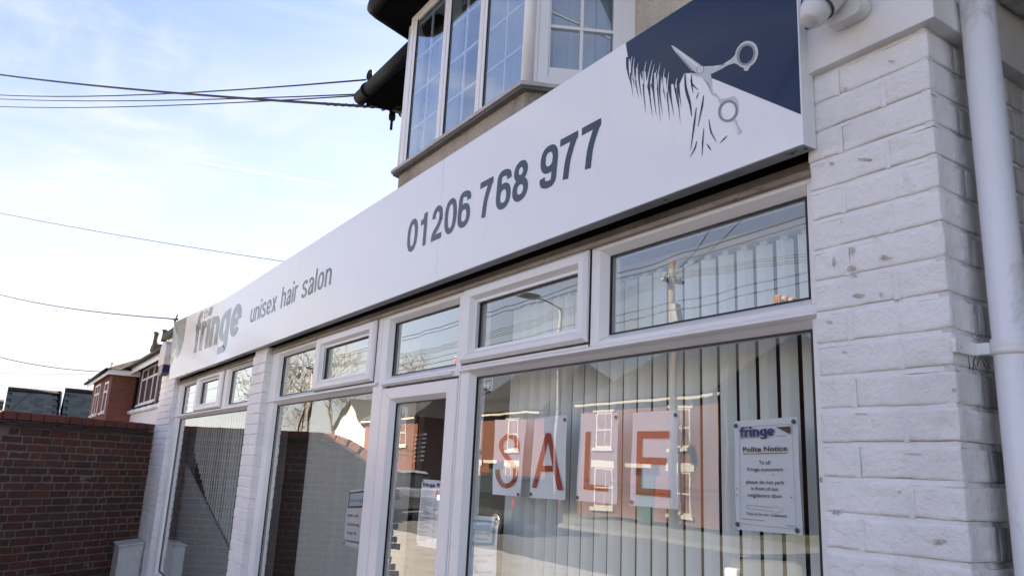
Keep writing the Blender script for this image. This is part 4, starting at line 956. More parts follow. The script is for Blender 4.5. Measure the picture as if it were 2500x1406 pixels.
# --- notices on the glass
YN = 1.652
SALE = 'red letter sheets spelling the sale in the big window'
def quad(tl, tr, br_, bl, y=YN):
    c = [P(*p, y) for p in (tl, tr, br_, bl)]
    def f(s, t, off=0.):
        p = c[0].lerp(c[1], s).lerp(c[3].lerp(c[2], s), t); return Vector((p.x, p.y-off, p.z))
    return f
def sheet_paper(name, f, m, label, cat, group=None, wave=.0025, n=6, nv=8):
    b0 = f(.5, 1); t = thing(name, label, cat, b0, group); s = MB()
    g_ = [[f(i/n, j/nv)+Vector((0, wave*math.sin(i*1.3+j*.9)*.5, 0)) for i in range(n+1)] for j in range(nv+1)]
    V = [[s.bm.verts.new(p+Vector((0, .0005, 0))) for p in r] for r in g_]; Bk = [[s.bm.verts.new(p+Vector((0, .0011, 0))) for p in r] for r in g_]
    for j in range(nv):
        for i in range(n):
            s.bm.faces.new((V[j][i], V[j+1][i], V[j+1][i+1], V[j][i+1])); s.bm.faces.new((Bk[j][i], Bk[j][i+1], Bk[j+1][i+1], Bk[j+1][i]))
    s.build('sheet', m, t, smooth=True)
    return t
def putty(t, f, pts):
    for (a, b_) in pts:
        p = f(a, b_); s = MB(); s.lathe(p+Vector((0, .0006-.0028, 0)), (0, -1, 0), [(.006, -.001), (.0062, .0005), (.005, .0015), (.002, .002)], 10)
        o = s.build('putty_blob', M['putty'], t)
WOFF = .0032
def strokes(f, items, off=WOFF): # items: (pts, closed, wv, wh)
    r = []
    for i, (p, c, a, b_) in enumerate(items):
        vs, fs = ribbon(p, a, b_, c); r.append(([f(x, y, off+.0002*i) for x, y in vs], fs))
    return r
f = quad((1208, 1024), (1284.6, 1024), (1269, 1212), (1201.6, 1206)); t = sheet_paper('sale_letter', f, M['paper'], 'white sheet with the red letter S, leftmost of the sale letters', 'paper sign', SALE)
flat('letter', M['red'], t, strokes(f, [(smooth_path([(.80, .405), (.77, .30), (.62, .225), (.46, .225), (.30, .29), (.27, .37), (.38, .455), (.58, .545), (.78, .65), (.80, .76), (.70, .84), (.50, .875), (.34, .85), (.20, .76), (.17, .665)], 7), False, .145, .062)]))
putty(t, f, [(.94, .97)])
f = quad((1305, 1020), (1383.8, 1011.7), (1379, 1219.4), (1292, 1214)); t = sheet_paper('sale_letter', f, M['paper'], 'white sheet with the red letter A, second of the sale letters', 'paper sign', SALE)
flat('letter', M['red'], t, [poly([f(x, y, WOFF) for x, y in ((.40, .205), (.55, .205), (.96, .89), (.81, .89), (.475, .30), (.20, .875), (.08, .875))]), poly([f(x, y, WOFF+.0002) for x, y in ((.34, .605), (.64, .605), (.68, .675), (.31, .675))])])
putty(t, f, [(.95, .06), (.05, .955)])
f = quad((1417.5, 1010), (1509, 1007), (1505.4, 1230), (1406, 1221)); t = sheet_paper('sale_letter', f, M['paper'], 'white sheet with the red letter L, third of the sale letters', 'paper sign', SALE)
flat('letter', M['red'], t, [poly([f(x, y, WOFF) for x, y in ((.185, .21), (.315, .21), (.315, .805), (.80, .81), (.80, .875), (.20, .865))])])
putty(t, f, [(.95, .05), (.05, .965)])
f = quad((1544.8, 1007), (1654.7, 1000.4), (1654.7, 1242.7), (1537.5, 1233)); t = sheet_paper('sale_letter', f, M['paper'], 'white sheet with the red letter E, rightmost of the sale letters', 'paper sign', SALE)
flat('letter', M['red'], t, [poly([f(x, y, WOFF) for x, y in ((.13, .205), (.83, .215), (.83, .29), (.255, .285), (.25, .485), (.78, .49), (.78, .56), (.25, .555), (.245, .81), (.855, .81), (.855, .89), (.14, .88))])])
putty(t, f, [(.955, .05), (.05, .965)])
# polite notice
f = quad((1791.8, 1028), (1946, 1017), (1959, 1305.6), (1797, 1291)); t = sheet_paper('polite_notice', f, M['paper_blue'], 'laminated polite notice about parking, held by four grey dots near the white pier', 'notice')
lines = []
for body, x0, x1, yb, h_ in (('Polite Notice', .155, .845, .292, .047), ):
    lines.append(fit_text(body, x0, x1, yb, h_, f, .022, off=WOFF))
lines.append(poly([f(x, y, WOFF) for x, y in ((.155, .308), (.845, .308), (.845, .314), (.155, .314))]))
flat('heading', M['ink_brown'], t, lines)
lines = [fit_text(b_, x0, x1, yb, h_, f, .012, off=WOFF) for b_, x0, x1, yb, h_ in (('To all', .405, .575, .408, .035), ('Fringe customers', .22, .77, .468, .035), ('please do not park', .19, .785, .582, .035), ('in front of our', .27, .695, .640, .035), ('neighbours door.', .215, .755, .700, .035), ('Thank you for your co-operation!', .185, .80, .862, .026))]
for l_ in lines: flat('text_line', M['ink'], t, [l_])
flat('logo', M['ink_navy'], t, word_polys('fringe', .11, .665, -.155, .088, FAT, lambda x, y, o: f(x, -y, WOFF+o), .05)+[fit_text('the', .19, .30, .075, .016, f, .02, off=WOFF+.001)])
flat('small_print', M['ink'], t, [fit_text('Unisex Hair & Beauty Salon', .115, .42, .168, .012, f, off=WOFF), fit_text('01206 768977', .69, .83, .165, .012, f, off=WOFF)])
flat('small_print', M['ink_pale'], t, [poly([f(x, y, WOFF) for x, y in ((.11, .895), (.46, .90), (.46, .908), (.11, .903))]), poly([f(x, y, WOFF) for x, y in ((.78, .925), (.90, .928), (.90, .936), (.78, .933))])])
flat('logo_corner', M['ink_brown'], t, [poly([f(x, y, WOFF) for x, y in ((.69, .08), (.90, .08), (.90, .148))])])
def outline(pts, w): return [(pts+[pts[0]], False, w, w*.55)]
flat('border_line', M['ink_pale'], t, strokes(f, [([(.105, .06), (.93, .06), (.93, .955), (.085, .945), (.105, .06)], False, .008, .005)]))
flat('arrow', M['ink_pale'], t, strokes(f, [([(.19, .775), (.615, .785), (.615, .765), (.77, .806), (.605, .838), (.605, .818), (.19, .805), (.19, .775)], False, .007, .0045)]))
putty(t, f, [(.035, .045), (.95, .04), (.03, .955), (.935, .965)])
sp = MB()
for a, b_ in ((.04, .63), (.035, .69), (.88, .69), (.62, .50)): sp.lathe(f(a, b_, WOFF), (0, -1, 0), [(.0018, 0), (.0015, .0006)], 8)
sp.build('ink_spot', M['ink'], t)
# boutique banner
f = quad((1147, 1256), (1216.5, 1261.7), (1209, 1420), (1138.5, 1424)); t = sheet_paper('boutique_notice', f, M['paper_blue'], 'narrow boutique notice with blue framed script heading low in the big window', 'notice')
flat('picture_frame', M['blue'], t, [poly([f(x, y, WOFF) for x, y in ((.08, .06), (.92, .06), (.89, .44), (.10, .44))])])
flat('picture', M['palebl'], t, [poly([f(x, y, WOFF+.0003) for x, y in ((.15, .10), (.86, .10), (.84, .40), (.16, .40))])])
flat('script', M['ink'], t, [fit_text('Gracie-Leigh', .14, .86, .285, .085, f, -.004, .35, off=WOFF+.0007), fit_text('Boutique', .30, .72, .36, .035, f, 0, .35, off=WOFF+.0007)])
flat('lettering', M['ink_pale'], t, [fit_text(b_, x0, x1, yb, .034, f, .004, off=WOFF) for b_, x0, x1, yb in (('WOMENS CLOTHING', .12, .90, .61), ('BOUTIQUE', .30, .72, .69), ('PLEASE FEEL FREE', .12, .90, .86), ('TO COME IN', .20, .78, .94))])
putty(t, f, [(.06, .03), (.95, .03)])
# price list on the door
f = quad((1030, 1169), (1078, 1172.5), (1064, 1339), (1015.5, 1330)); t = sheet_paper('price_list', f, M['paper'], 'closely printed white price list on the door glass', 'notice')
flat('logo', M['ink_navy'], t, word_polys('fringe', .10, .74, -.105, .055, FAT, lambda x, y, o: f(x, -y, WOFF+o), .05))
flat('logo_corner', M['ink_navy'], t, [poly([f(x, y, WOFF) for x, y in ((.78, .045), (.94, .045), (.90, .10))])])
rng = random.Random(9); ls = []
y = .15
while y < .94:
    w = rng.uniform(.18, .62)
    if rng.random() < .82: ls.append(poly([f(x, yy, WOFF) for x, yy in ((.10, y), (.10+w, y), (.10+w, y+.007), (.10, y+.007))]))
    if rng.random() < .6: ls.append(poly([f(x, yy, WOFF) for x, yy in ((.78, y), (.86, y), (.86, y+.007), (.78, y+.007))]))
    y += .0165
flat('small_print', M['ink_pale'], t, ls)
flat('rule', M['ink'], t, [poly([f(x, yy, WOFF) for x, yy in ((.08, .565), (.92, .565), (.92, .57), (.08, .57))])])
putty(t, f, [(.06, .02), (.05, .975)])
# clothing offer
f = quad((850.6, 1196), (893, 1192), (880, 1338), (838, 1328.5)); t = sheet_paper('clothing_offer', f, M['paper'], 'white half price clothing poster at the right edge of the window left of the door', 'notice')
flat('picture_frame', M['ink'], t, [poly([f(x, y, WOFF) for x, y in ((.10, .05), (.95, .03), (.93, .32), (.09, .33))])])
flat('picture', M['palebl'], t, [poly([f(x, y, WOFF+.0003) for x, y in ((.16, .075), (.93, .06), (.91, .29), (.15, .30))])])
flat('lettering', M['ink'], t, [fit_text('Gracie-Leigh', .18, .95, .22, .07, f, 0, .3, off=WOFF+.0006)]+[fit_text(b_, x0, x1, yb, .055, f, .006, off=WOFF) for b_, x0, x1, yb in (('50% off', .12, .74, .49), ('clothing,', .16, .86, .64), ('bags &', .20, .72, .79), ('accessories', .06, .98, .93))])
putty(t, f, [(.06, .03), (.06, .97)])
# stickers
def decal(name, label, m='decal'):
    return thing(name, label, 'sticker', (0, 0, 0))
f = quad((1170, 927), (1206, 922), (1203, 958), (1170, 962)); t = thing('window_sticker', 'frosted white membership sticker in the top left corner of the big window', 'sticker', f(.5, 1))
flat('border_line', M['decal'], t, strokes(f, [([(.03, .05), (.95, .03), (.95, .80), (.62, .83), (.45, 1.0), (.28, .83), (.05, .82), (.03, .05)], False, .06, .055)]))
flat('lettering', M['decal'], t, [fit_text('NHF', .12, .84, .66, .40, f, .02, off=WOFF)])
f = quad((973, 993), (997, 990), (994, 1037), (970, 1040)); t = thing('door_sticker', 'white tag shaped sticker with a small red mark near the top of the door glass', 'sticker', f(.5, 1))
flat('sheet', M['decal'], t, [poly([f(x, y, .001) for x, y in ((.1, .06), (.5, -.02), (.9, .04), (1, .3), (.85, .98), (.15, 1.0), (.0, .3))])])
flat('mark', M['red'], t, [poly([f(x, y, .0016) for x, y in ((.30, .32), (.42, .36), (.50, .62), (.62, .34), (.74, .30), (.55, .74), (.46, .74))])])
f = quad((1014, 1056), (1049, 1052), (1040, 1130), (1006, 1134)); t = thing('hours_sticker', 'faint white opening hours decal on the door glass above the price list', 'sticker', f(.5, 1))
ls = []
for i in range(7):
    y = .06+i*.135
    for (a, b_) in ((.08, .30), (.42, .50), (.60, .90)):
        for k in range(int((b_-a)/.045)): ls.append(poly([f(x, yy, WOFF) for x, yy in ((a+k*.045, y), (a+k*.045+.028, y), (a+k*.045+.028, y+.045), (a+k*.045, y+.045))]))
flat('small_print', M['decal'], t, ls)

# ================================================================== GARDEN WALL
JW = Vector((-10.2088, 1.5426, 0)); DW = Vector((.5913, -.8065, 0)); NW = Vector((.8065, .5913, 0)); AW = math.atan2(DW.y, DW.x)
gw = thing('garden_wall', 'old red brick garden wall with red coping left of the shop', 'wall', JW+DW*1.5)
def gwp(s, n, z): v = JW+DW*s+NW*n; return Vector((v.x, v.y, z))
def top(s): return 1.94 - (.55*(s-1.82)**2 if s > 1.82 else 0)
LEN = 2.75
core = MB(); prof_ = [(-.15, 0)]+[(LEN, 0)]+[(s*.1, top(s*.1)-.150) for s in range(int(LEN*10), -2, -1)]
core.prism([gwp(s, -.004, z) for s, z in prof_], -NW*.20); core.build('mortar_core', M['mortar_g'], gw)
gpool = {}
def gbrick(s0, s1, z):
    k = 's' if s1-s0 > .15 else 'h'
    if (k) not in gpool: gpool[k] = [brick_mesh('brick', .218 if k == 's' else .104, .10, .064, M['brick_r'], 2, .0026, .005, i+(40 if k == 's' else 80)) for i in range(6)]
    c = gwp((s0+s1)/2, -.05+random.uniform(-.003, .002), z+.032)
    link_mesh('brick', random.choice(gpool[k]), gw, c, (random.uniform(-.01, .01), random.uniform(-.01, .01), AW+random.uniform(-.01, .01)))
row = 0; z = 1.788-.0755
rest = MB()
while z > -.02:
    s = -.02-(.16 if row % 2 else 0); odd = row % 2; col_ = 0
    while s < LEN:
        w = .218 if (col_+row//2) % 2 else .104; col_ += 1
        if row % 3 == 2: w = .218 if random.random() < .7 else .104
        if z+.064 < top(s+w)-.150 and s+w > 0:
            if z > .32 and s < 2.35: gbrick(s, s+w, z)
            else:
                a = [gwp(s, 0, z), gwp(s+w, 0, z), gwp(s+w, 0, z+.064), gwp(s, 0, z+.064)]
                rest.hexa(a, [p-NW*.05 for p in a])
        s += w+.0105
    z -= .0755; row += 1
tag(rest.build('brick_base', M['brick_r'], gw), kind='stuff')
ccm = [brick_mesh('coping_brick', .142, .228, .085, M['coping'], 2, .003, .007, i+200) for i in range(5)]
tlm = [brick_mesh('tile', .162, .27, .015, M['tile'], 1, .002, .002, i+300) for i in range(4)]
s = -.04
while s < LEN:
    sm_ = s+.071; z = top(sm_); sl = math.atan2(top(sm_+.05)-top(sm_-.05), .1)
    link_mesh('coping_brick', random.choice(ccm), gw, gwp(sm_, -.10+random.uniform(-.004, .004), z-.0425), (0, -sl, AW+random.uniform(-.02, .02))); s += .150
for lay_ in (0, 1):
    s = -.04-.08*lay_
    while s < LEN:
        sm_ = s+.081; z = top(sm_); sl = math.atan2(top(sm_+.05)-top(sm_-.05), .1)
        link_mesh('tile', random.choice(tlm), gw, gwp(sm_, -.10+random.uniform(-.006, .01)+.012*lay_, z-.100-.026*lay_), (random.uniform(-.03, .03), -sl, AW+random.uniform(-.02, .02))); s += .168
cm = MB(); cm.prism([gwp(s*.1-.05, -.012, top(s*.1-.05)-.088) for s in range(0, int(LEN*10))]+[gwp(s*.1-.05, -.012, top(s*.1-.05)-.150) for s in range(int(LEN*10)-1, -1, -1)], -NW*.19)
cm.build('mortar_bed', M['mortar_g'], gw)

# ================================================================== NEIGHBOURS (left)
nb = thing('neighbour_house', 'red brick house with hipped roof, white windows and chimney beyond the garden wall', 'house', (-33, 5, 0))
yA = 4.2; xi = -32.93
b = MB(); b.box(xi+.01, -20, yA, 8, 0, 4.66); b.build('wall', M['houseA'], nb)
b = MB(); b.box(-39.9, xi-.004, 3.295, 9, 0, 4.60); b.build('wall', M['houseB'], nb)
b = MB(); b.box(-39.9, xi-.004, 3.285, 3.294, 0, 4.60); b.build('brick_front', M['houseBf'], nb)
def nwin(px0, px1, pts, y, parts, label=None):
    """window frame from surveyed corners: x0,x1,z0,z1 and splits"""
    x0, x1, z0, z1 = pts; w = MB().ring_frame((x0, x1, z0, z1), (x0+.07, x1-.07, z0+.07, z1-.07), y-.03, y-.01, y+.05, bev=0).build('window', M['upvc_clean'], nb)
    m_ = MB()
    for s_ in parts:
        if s_[0] == 'v': m_.box(x0+(x1-x0)*s_[1]-.035, x0+(x1-x0)*s_[1]+.035, y-.028, y+.02, z0+.07, z1-.07)
        else: m_.box(x0+.07, x1-.07, y-.026, y+.02, z0+(z1-z0)*s_[1]-.035, z0+(z1-z0)*s_[1]+.035)
    if parts: m_.build('bar', M['upvc_clean'], w)
    boxo('pane', M['glass_far'], w, x0+.06, x1-.06, y+.0, y+.006, z0+.06, z1-.06)
    boxo('sill', M['upvc_clean'], w, x0-.1, x1+.1, y-.10, y+.02, z0-.08, z0-.002)
nwin(0, 0, (-31.9, -28.2, 3.30, 4.62), yA, [('v', .36), ('v', .72), ('h', .70)])
nwin(0, 0, (-38.55, -36.6, 3.05, 4.35), 3.285, [('v', .5), ('h', .68)]); nwin(0, 0, (-34.9, -33.7, 3.05, 4.25), 3.285, [('h', .68)])
ra = MB(); ra.hexa([(xi-.3, yA-.35, 4.79), (-19.5, yA-.35, 4.79), (-19.5, 8, 5.42), (xi-.3, 8, 5.42)], [(xi-.3, yA-.35, 4.72), (-19.5, yA-.35, 4.72), (-19.5, 8, 5.32), (xi-.3, 8, 5.32)])
ra.build('roof', M['roof'], nb)
boxo('soffit', M['blackwood'], nb, xi-.3, -19.5, yA-.30, yA, 4.64, 4.70)
boxo('fascia_board', M['upvc_clean'], nb, xi-.3, -19.5, yA-.345, yA-.305, 4.49, 4.715)
MB().tube([(xi-.35, yA-.42, 4.74), (-19.5, yA-.42, 4.74)], .075, 10).build('gutter', M['black'], nb)
rbm = MB(); ex0, ex1, ey0, ey1, ez = -41.2, xi+.45, 3.02, 9.3, 4.62; a1 = (-37.2, 6.2, 6.3)
for q in (((ex0, ey0, ez), (ex1, ey0, ez)), ((ex1, ey0, ez), (ex1, ey1, ez)), ((ex1, ey1, ez), (ex0, ey1, ez)), ((ex0, ey1, ez), (ex0, ey0, ez))): rbm.face([q[0], q[1], a1])
rbm.face([(ex0, ey0, ez), (ex1, ey0, ez), (ex1, ey1, ez), (ex0, ey1, ez)]); rbm.build('roof', M['roof'], nb)
fb = MB(); fb.box(ex0+.2, ex1-.15, ey0+.06, ey0+.09, ez-.20, ez-.005); fb.box(ex1-.18, ex1-.15, ey0+.09, yA, ez-.20, ez-.005); fb.build('fascia_board', M['upvc_clean'], nb)
MB().tube([(ex0, ey0+.0, ez-.03), (ex1-.1, ey0+.0, ez-.03)], .06, 8).build('gutter', M['black'], nb)
MB().tube([(xi+.15, yA-.38, 4.66), (xi+.15, yA-.05, 4.4), (xi+.15, yA-.05, 0)], .05, 8).build('downpipe', M['black'], nb)
# low white porch gutter
pg = MB(); pg.tube([(-36.9, 4.05, 3.06), (-24, 4.05, 3.06)], .08, 8)
for i in range(9): pg.tube([(-36.0+i*1.3, 4.05, 3.06), (-35.9+i*1.3, 4.05, 3.06)], .095, 8)
pg.build('porch_gutter', M['upvc_clean'], nb)
boxo('porch_roof', M['roof'], nb, -36.9, -24, 4.06, 4.2, 3.08, 3.22); boxo('porch_wall', M['upvc_clean'], nb, -32.9, -24, 4.10, 4.19, 0, 2.98)
cx0, cx1 = P(366, 850, 5.6).x, P(403, 850, 6.1).x; zt = P(385, 843, 5.85).z; zb0 = P(385, 880, 5.85).z
ch = MB(); ch.box(cx0+.25, cx1-.15, 5.62, 6.08, 4.6, zt-.30); ch.box(cx0+.1, cx1-.05, 5.60, 6.1, zt-.30, zt-.12); ch.box(cx0+.2, cx1-.1, 5.61, 6.09, zt-.12, zt)
chim = ch.build('chimney', M['pot'], nb)
for px_ in (379, 399):
    q = P(px_, 840, 5.85); hp = P(px_, 814 if px_ < 390 else 809, 5.85).z-zt
    MB().lathe((q.x, 5.85, zt), (0, 0, 1), [(.145, 0), (.115, .5*hp), (.11, .86*hp), (.145, .90*hp), (.145, hp), (.10, hp+.01)], 14).build('pot', M['pot'], chim)
for px, py in ((272, 890), (216, 928)):
    q = P(px, py, 3.1); ps = [(q.x, 3.1, q.z-.22)]
    for i in range(16): a = rad(-90+i*20); ps.append((q.x+.35*math.cos(a)*(1-i/30), 3.1, q.z+.02+.075*math.sin(a)*(1-i/30)))
    MB().tube(ps, .013, 5).build('finial', M['black'], nb)
# slate roofed houses further down the road
def slate_house(x_eave, x_ridge, y0, y1, z_eave, z_ridge, label):
    h = thing('slate_roofed_house', label, 'house', ((x_eave+x_ridge)/2, (y0+y1)/2, 0), 'slate roofed houses far beyond the garden wall')
    xe2 = 2*x_ridge-x_eave
    MB().prism([(x_eave-.3, y0+.15, 0), (xe2+.3, y0+.15, 0), (xe2+.3, y0+.15, z_eave), (x_ridge, y0+.15, z_ridge-.1), (x_eave-.3, y0+.15, z_eave)], (0, y1-y0-.3, 0)).build('wall', M['houseA'], h)
    nrow = 15; slope = MB(); d = Vector((x_ridge-x_eave, 0, z_ridge-z_eave)); L = d.length; d.normalize(); nn = Vector((-d.z, 0, d.x))
    if nn.z < 0: nn = -nn
    slope.hexa([(x_eave, y0, z_eave), (x_eave, y1, z_eave), (x_ridge, y1, z_ridge), (x_ridge, y0, z_ridge)], [(x_eave, y0, z_eave-.08), (x_eave, y1, z_eave-.08), (x_ridge, y1, z_ridge-.08), (x_ridge, y0, z_ridge-.08)])
    slope.hexa([(xe2, y0, z_eave), (xe2, y1, z_eave), (x_ridge, y1, z_ridge), (x_ridge, y0, z_ridge)], [(xe2, y0, z_eave-.08), (xe2, y1, z_eave-.08), (x_ridge, y1, z_ridge-.08), (x_ridge, y0, z_ridge-.08)])
    rf = slope.build('roof', M['slate_dark'], h)
    # each slate on the slope in view
    sw = .40; st_ = L/nrow; me = brick_mesh('slate', .008, sw-.004, st_*1.12, M['slate'], 0, 0, 0)
    ang = math.atan2(d.x, d.z)
    for r in range(nrow):
        y = y0+sw/2-(sw/2 if r % 2 else 0)
        while y < y1:
            if y-sw/2 >= y0-.01 and y+sw/2 <= y1+.01:
                c = Vector((x_eave, y, z_eave))+d*(st_*(r+.5))+nn*.016; link_mesh('slate', me, rf, c, (0, ang+rad(-.6), 0))
            y += sw
    MB().tube([(x_ridge, y0, z_ridge+.03), (x_ridge, y1, z_ridge+.03)], .10, 8).build('ridge', M['slate_t'], h)
    vg = MB(); vg.hexa([(x_eave, y1+.01, z_eave-.16), (x_eave, y1+.05, z_eave-.16), (x_ridge, y1+.05, z_ridge-.16), (x_ridge, y1+.01, z_ridge-.16)], [(x_eave, y1+.01, z_eave+.05), (x_eave, y1+.05, z_eave+.05), (x_ridge, y1+.05, z_ridge+.05), (x_ridge, y1+.01, z_ridge+.05)])
    vg.build('verge_board', M['stone'], h)
slate_house(-43.6, -46, .05, 2.38, 1.9, 4.35, 'low slate roofed house at far left with white verge board')
slate_house(-43.6, -46, 2.52, 5.2, 1.9, 4.54, 'slate roofed house close behind the red brick hipped house')
slate_house(-53.6, -56, -3.0, 0.0, 1.8, 4.2, 'slate roof cut by the left edge of the photo')

# ================================================================== OVERHEAD CABLES
def cable(a, b, sag, r, label, m='wire', n=18, twist=None, group='overhead cables'):
    a, b = Vector(a), Vector(b); pts = [a.lerp(b, i/n)-Vector((0, 0, sag*4*(i/n)*(1-i/n))) for i in range(n+1)]
    mb = MB(); mb.tube(pts, r, 6)
    if twist:
        k = 60; L = (b-a).normalized(); s_ = L.orthogonal().normalized(); q = L.cross(s_)
        tp = []
        for i in range(k+1):
            t_ = 1-twist+twist*i/k; p = a.lerp(b, t_)-Vector((0, 0, sag*4*t_*(1-t_))); an = i*.9; tp.append(p+(s_*math.cos(an)+q*math.sin(an))*r*.5)
        mb.tube(tp, r*.9, 5)
    return tag(mb.build('overhead_cable', M[m]), label, 'cable', group)
def far(px, py, d): v = ray(px, py).normalized(); return CAM+v*d
POLE2 = far(-260, 146, 24)
cable(far(-260, 140, 17), P(945, 263, 1.98), .10, .0105, 'thick black cable dipping to the underside of the eaves', twist=.06)
cable(far(-260, 198, 20), P(893, 195.5, 1.72), .22, .0060, 'single black wire tied to the scroll bracket on the eaves')
cable(far(-260, 217, 20), P(891, 230, 1.74), .14, .0050, 'upper wire of the close pair reaching the gutter end', 'wire')
cable(far(-260, 236, 20), P(893, 233, 1.74), .16, .0050, 'lower wire of the close pair reaching the gutter end', 'wire')
cable(far(-200, 478, 34), far(760, 648, 20), .12, .0085, 'thin grey wire sloping down behind the middle of the sign', 'wire_grey')
cable(far(-200, 636, 30), P(430, 779, 1.62), .32, .0075, 'wire ending at a small clamp on the left corner of the sign', 'wire')
cable(far(-200, 805, 40), P(247, 907, 3.1), .35, .016, 'lower wire ending at the neighbour roof corner', 'wire')
cable(far(-200, 906, 55), far(240, 912, 45), .05, .010, 'faint thin wire just above the slate roofs', 'wire_grey')
cable(far(-200, 925, 60), far(160, 948, 50), .05, .009, 'faintest wire low at the far left', 'wire_grey')
cl_ = thing('cable_clamp', 'small black clamp at the end of the wire on the sign corner', 'clamp', P(430, 781, 1.6))
q = P(430, 780, 1.6); kb = MB(); kb.tube([q+Vector((-.16, 0, .02)), q+Vector((.1, 0, -.01))], .012, 6); kb.tube([q+Vector((.0, 0, .02)), q+Vector((-.02, 0, -.15))], .006, 6); kb.tube([q+Vector((-.1, 0, -.03)), q+Vector((.05, 0, .05))], .008, 6)
kb.build('clamp_body', M['black'], cl_); 
ib = thing('cable_anchor', 'black cable anchor and insulator hanging under the eaves', 'anchor', P(960, 290, 1.98))
def q_(px, py): return P(px, py, 1.98)
k1 = MB(); k1.tube([q_(935, 262), q_(958, 262), q_(985, 262)], .022, 8); k1.tube([q_(934, 268), q_(950, 262)], .012, 6); k1.tube([q_(962, 268), q_(985, 275), q_(1000, 276)], .020, 8); k1.build('arm', M['black'], ib)
k1 = MB(); k1.lathe(q_(959.5, 262), (0, 0, -1), [(.020, 0), (.026, .03), (.022, .05), (.026, .07), (.022, .10), (.010, .105), (.010, .175)], 12); k1.build('insulator', M['black'], ib)
k1 = MB(); k1.tube([q_(974, 277), q_(977, 284), q_(982, 285), q_(985, 279)], .006, 6); k1.build('loop', M['black'], ib)

# ================================================================== ACROSS THE ROAD (seen in the glass)
YO = -17.5
def terrace_house(x0, x1, y, z_e, z_r, label, m, wins=None, gab=False, hip=(0, 0)):
    h = thing('terrace_house', label, 'house', ((x0+x1)/2, y-4, 0), 'brick houses across the road')
    w = MB(); w.box(x0, x1, y-8, y, 0, z_e)
    if not gab:
        for hp, xa in ((hip[0], x0), (hip[1], x1-.25)):
            if not hp: w.prism([(xa, y-8, z_e), (xa, y, z_e), (xa, y-4, z_r-.1)], (.25, 0, 0))
    else: w.prism([(x0, y, z_e), (x1, y, z_e), ((x0+x1)/2, y, z_r-.1)], (0, -.25, 0))
    w.build('wall', m, h)
    r = MB()
    if not gab:
        hl, hr = hip; A, B, Cc, D_ = (x0-.15, y+.35, z_e-.1), (x1+.15, y+.35, z_e-.1), (x1+.15, y-8.3, z_e-.1), (x0-.15, y-8.3, z_e-.1)
        R0, R1 = (x0-.1+hl, y-4, z_r), (x1+.1-hr, y-4, z_r)
        r.face([A, B, R1, R0]); r.face([Cc, D_, R0, R1])
        if hl: r.face([D_, A, R0])
        if hr: r.face([B, Cc, R1])
    else:
        xm = (x0+x1)/2
        for xa in (x0-.2, x1+.2): r.hexa([(xa, y+.3, z_e-.1), (xm, y+.3, z_r), (xm, y-8, z_r), (xa, y-8, z_e-.1)], [(xa, y+.3, z_e-.2), (xm, y+.3, z_r-.1), (xm, y-8, z_r-.1), (xa, y-8, z_e-.2)])
    r.build('roof', M['slate_t'], h)
    if not gab: 
        boxo('eaves_board', M['stone'], h, x0, x1, y+.02, y+.30, z_e-.26, z_e-.16)
        xk = (x0+.05 if not hip[0] else x1-.95-hip[1]); c = MB(); c.box(xk, xk+.85, y-4.6, y-3.4, z_e, z_r+.45); c.box(xk-.05, xk+.9, y-4.65, y-3.35, z_r+.45, z_r+.6); cm_ = c.build('chimney', m, h)
        for i in range(3): MB().lathe((xk+.42, y-4.4+i*.4, z_r+.6), (0, 0, 1), [(.15, 0), (.12, .5), (.15, .55)], 10).build('pot', M['pot_r'], cm_)
    for (a, z0, ww, hh_) in wins or ():
        xa = x0+(x1-x0)*a-ww/2; fr = MB().ring_frame((xa, xa+ww, z0, z0+hh_), (xa+.07, xa+ww-.07, z0+.07, z0+hh_-.07), y+.02, y+.01, y-.1, bev=0)
        fr.box(xa+.07, xa+ww-.07, y-.03, y+.012, z0+hh_/2-.03, z0+hh_/2+.03); fr.box(xa+ww/2-.012, xa+ww/2+.012, y-.03, y+.005, z0+.07, z0+hh_-.07); f_ = fr.build('window', M['stone'], h)
        boxo('pane', M['glass_far'], f_, xa+.06, xa+ww-.06, y-.05, y-.044, z0+.06, z0+hh_-.06)
        boxo('blind', M['curtain'], f_, xa+.06, xa+ww-.06, y-.12, y-.10, z0+hh_*.35, z0+hh_-.06)
        boxo('lintel', M['stone'], f_, xa-.18, xa+ww+.18, y+.0, y+.05, z0+hh_+.003, z0+hh_+.30); boxo('sill', M['stone'], f_, xa-.15, xa+ww+.15, y, y+.12, z0-.14, z0-.003)
    return h
W2 = [(.24, 2.7, .95, 1.45), (.76, 2.7, .95, 1.45), (.24, .35, 1.1, 1.5)]
def opp_door(h, x, y): boxo('front_door', M['door_r'], h, x-.45, x+.45, y-.02, y+.03, -.1, 1.85); boxo('door_canopy', M['stone'], h, x-.65, x+.65, y, y+.4, 1.95, 2.1)
h = terrace_house(-26.4, -18.3, YO, 4.7, 7.5, 'red brick house across the road opposite the sale letters', M['terrace2'], wins=[(.20, 2.7, .95, 1.45), (.735, 2.7, .95, 1.45), (.20, .35, 1.0, 1.5), (.735, .35, 1.0, 1.5)], hip=(2.2, 0)); opp_door(h, -22.3, YO)
h = terrace_house(-36.6, -29.0, YO, 4.5, 7.3, 'orange brick house across the road left of the gap', M['terrace'], wins=[(.20, 2.6, .95, 1.4), (.66, 2.6, .95, 1.4), (.20, .30, 1.1, 1.5), (.66, .30, 1.0, 1.5)], hip=(0, 2.4)); opp_door(h, -33.0, YO)
h = terrace_house(-47.0, -39.4, YO+1.2, 4.4, 7.2, 'brick house across the road opposite the door', M['terrace'], wins=W2+[(.52, 2.6, .8, 1.4)], hip=(2.2, 2.0)); opp_door(h, -43, YO+1.2)
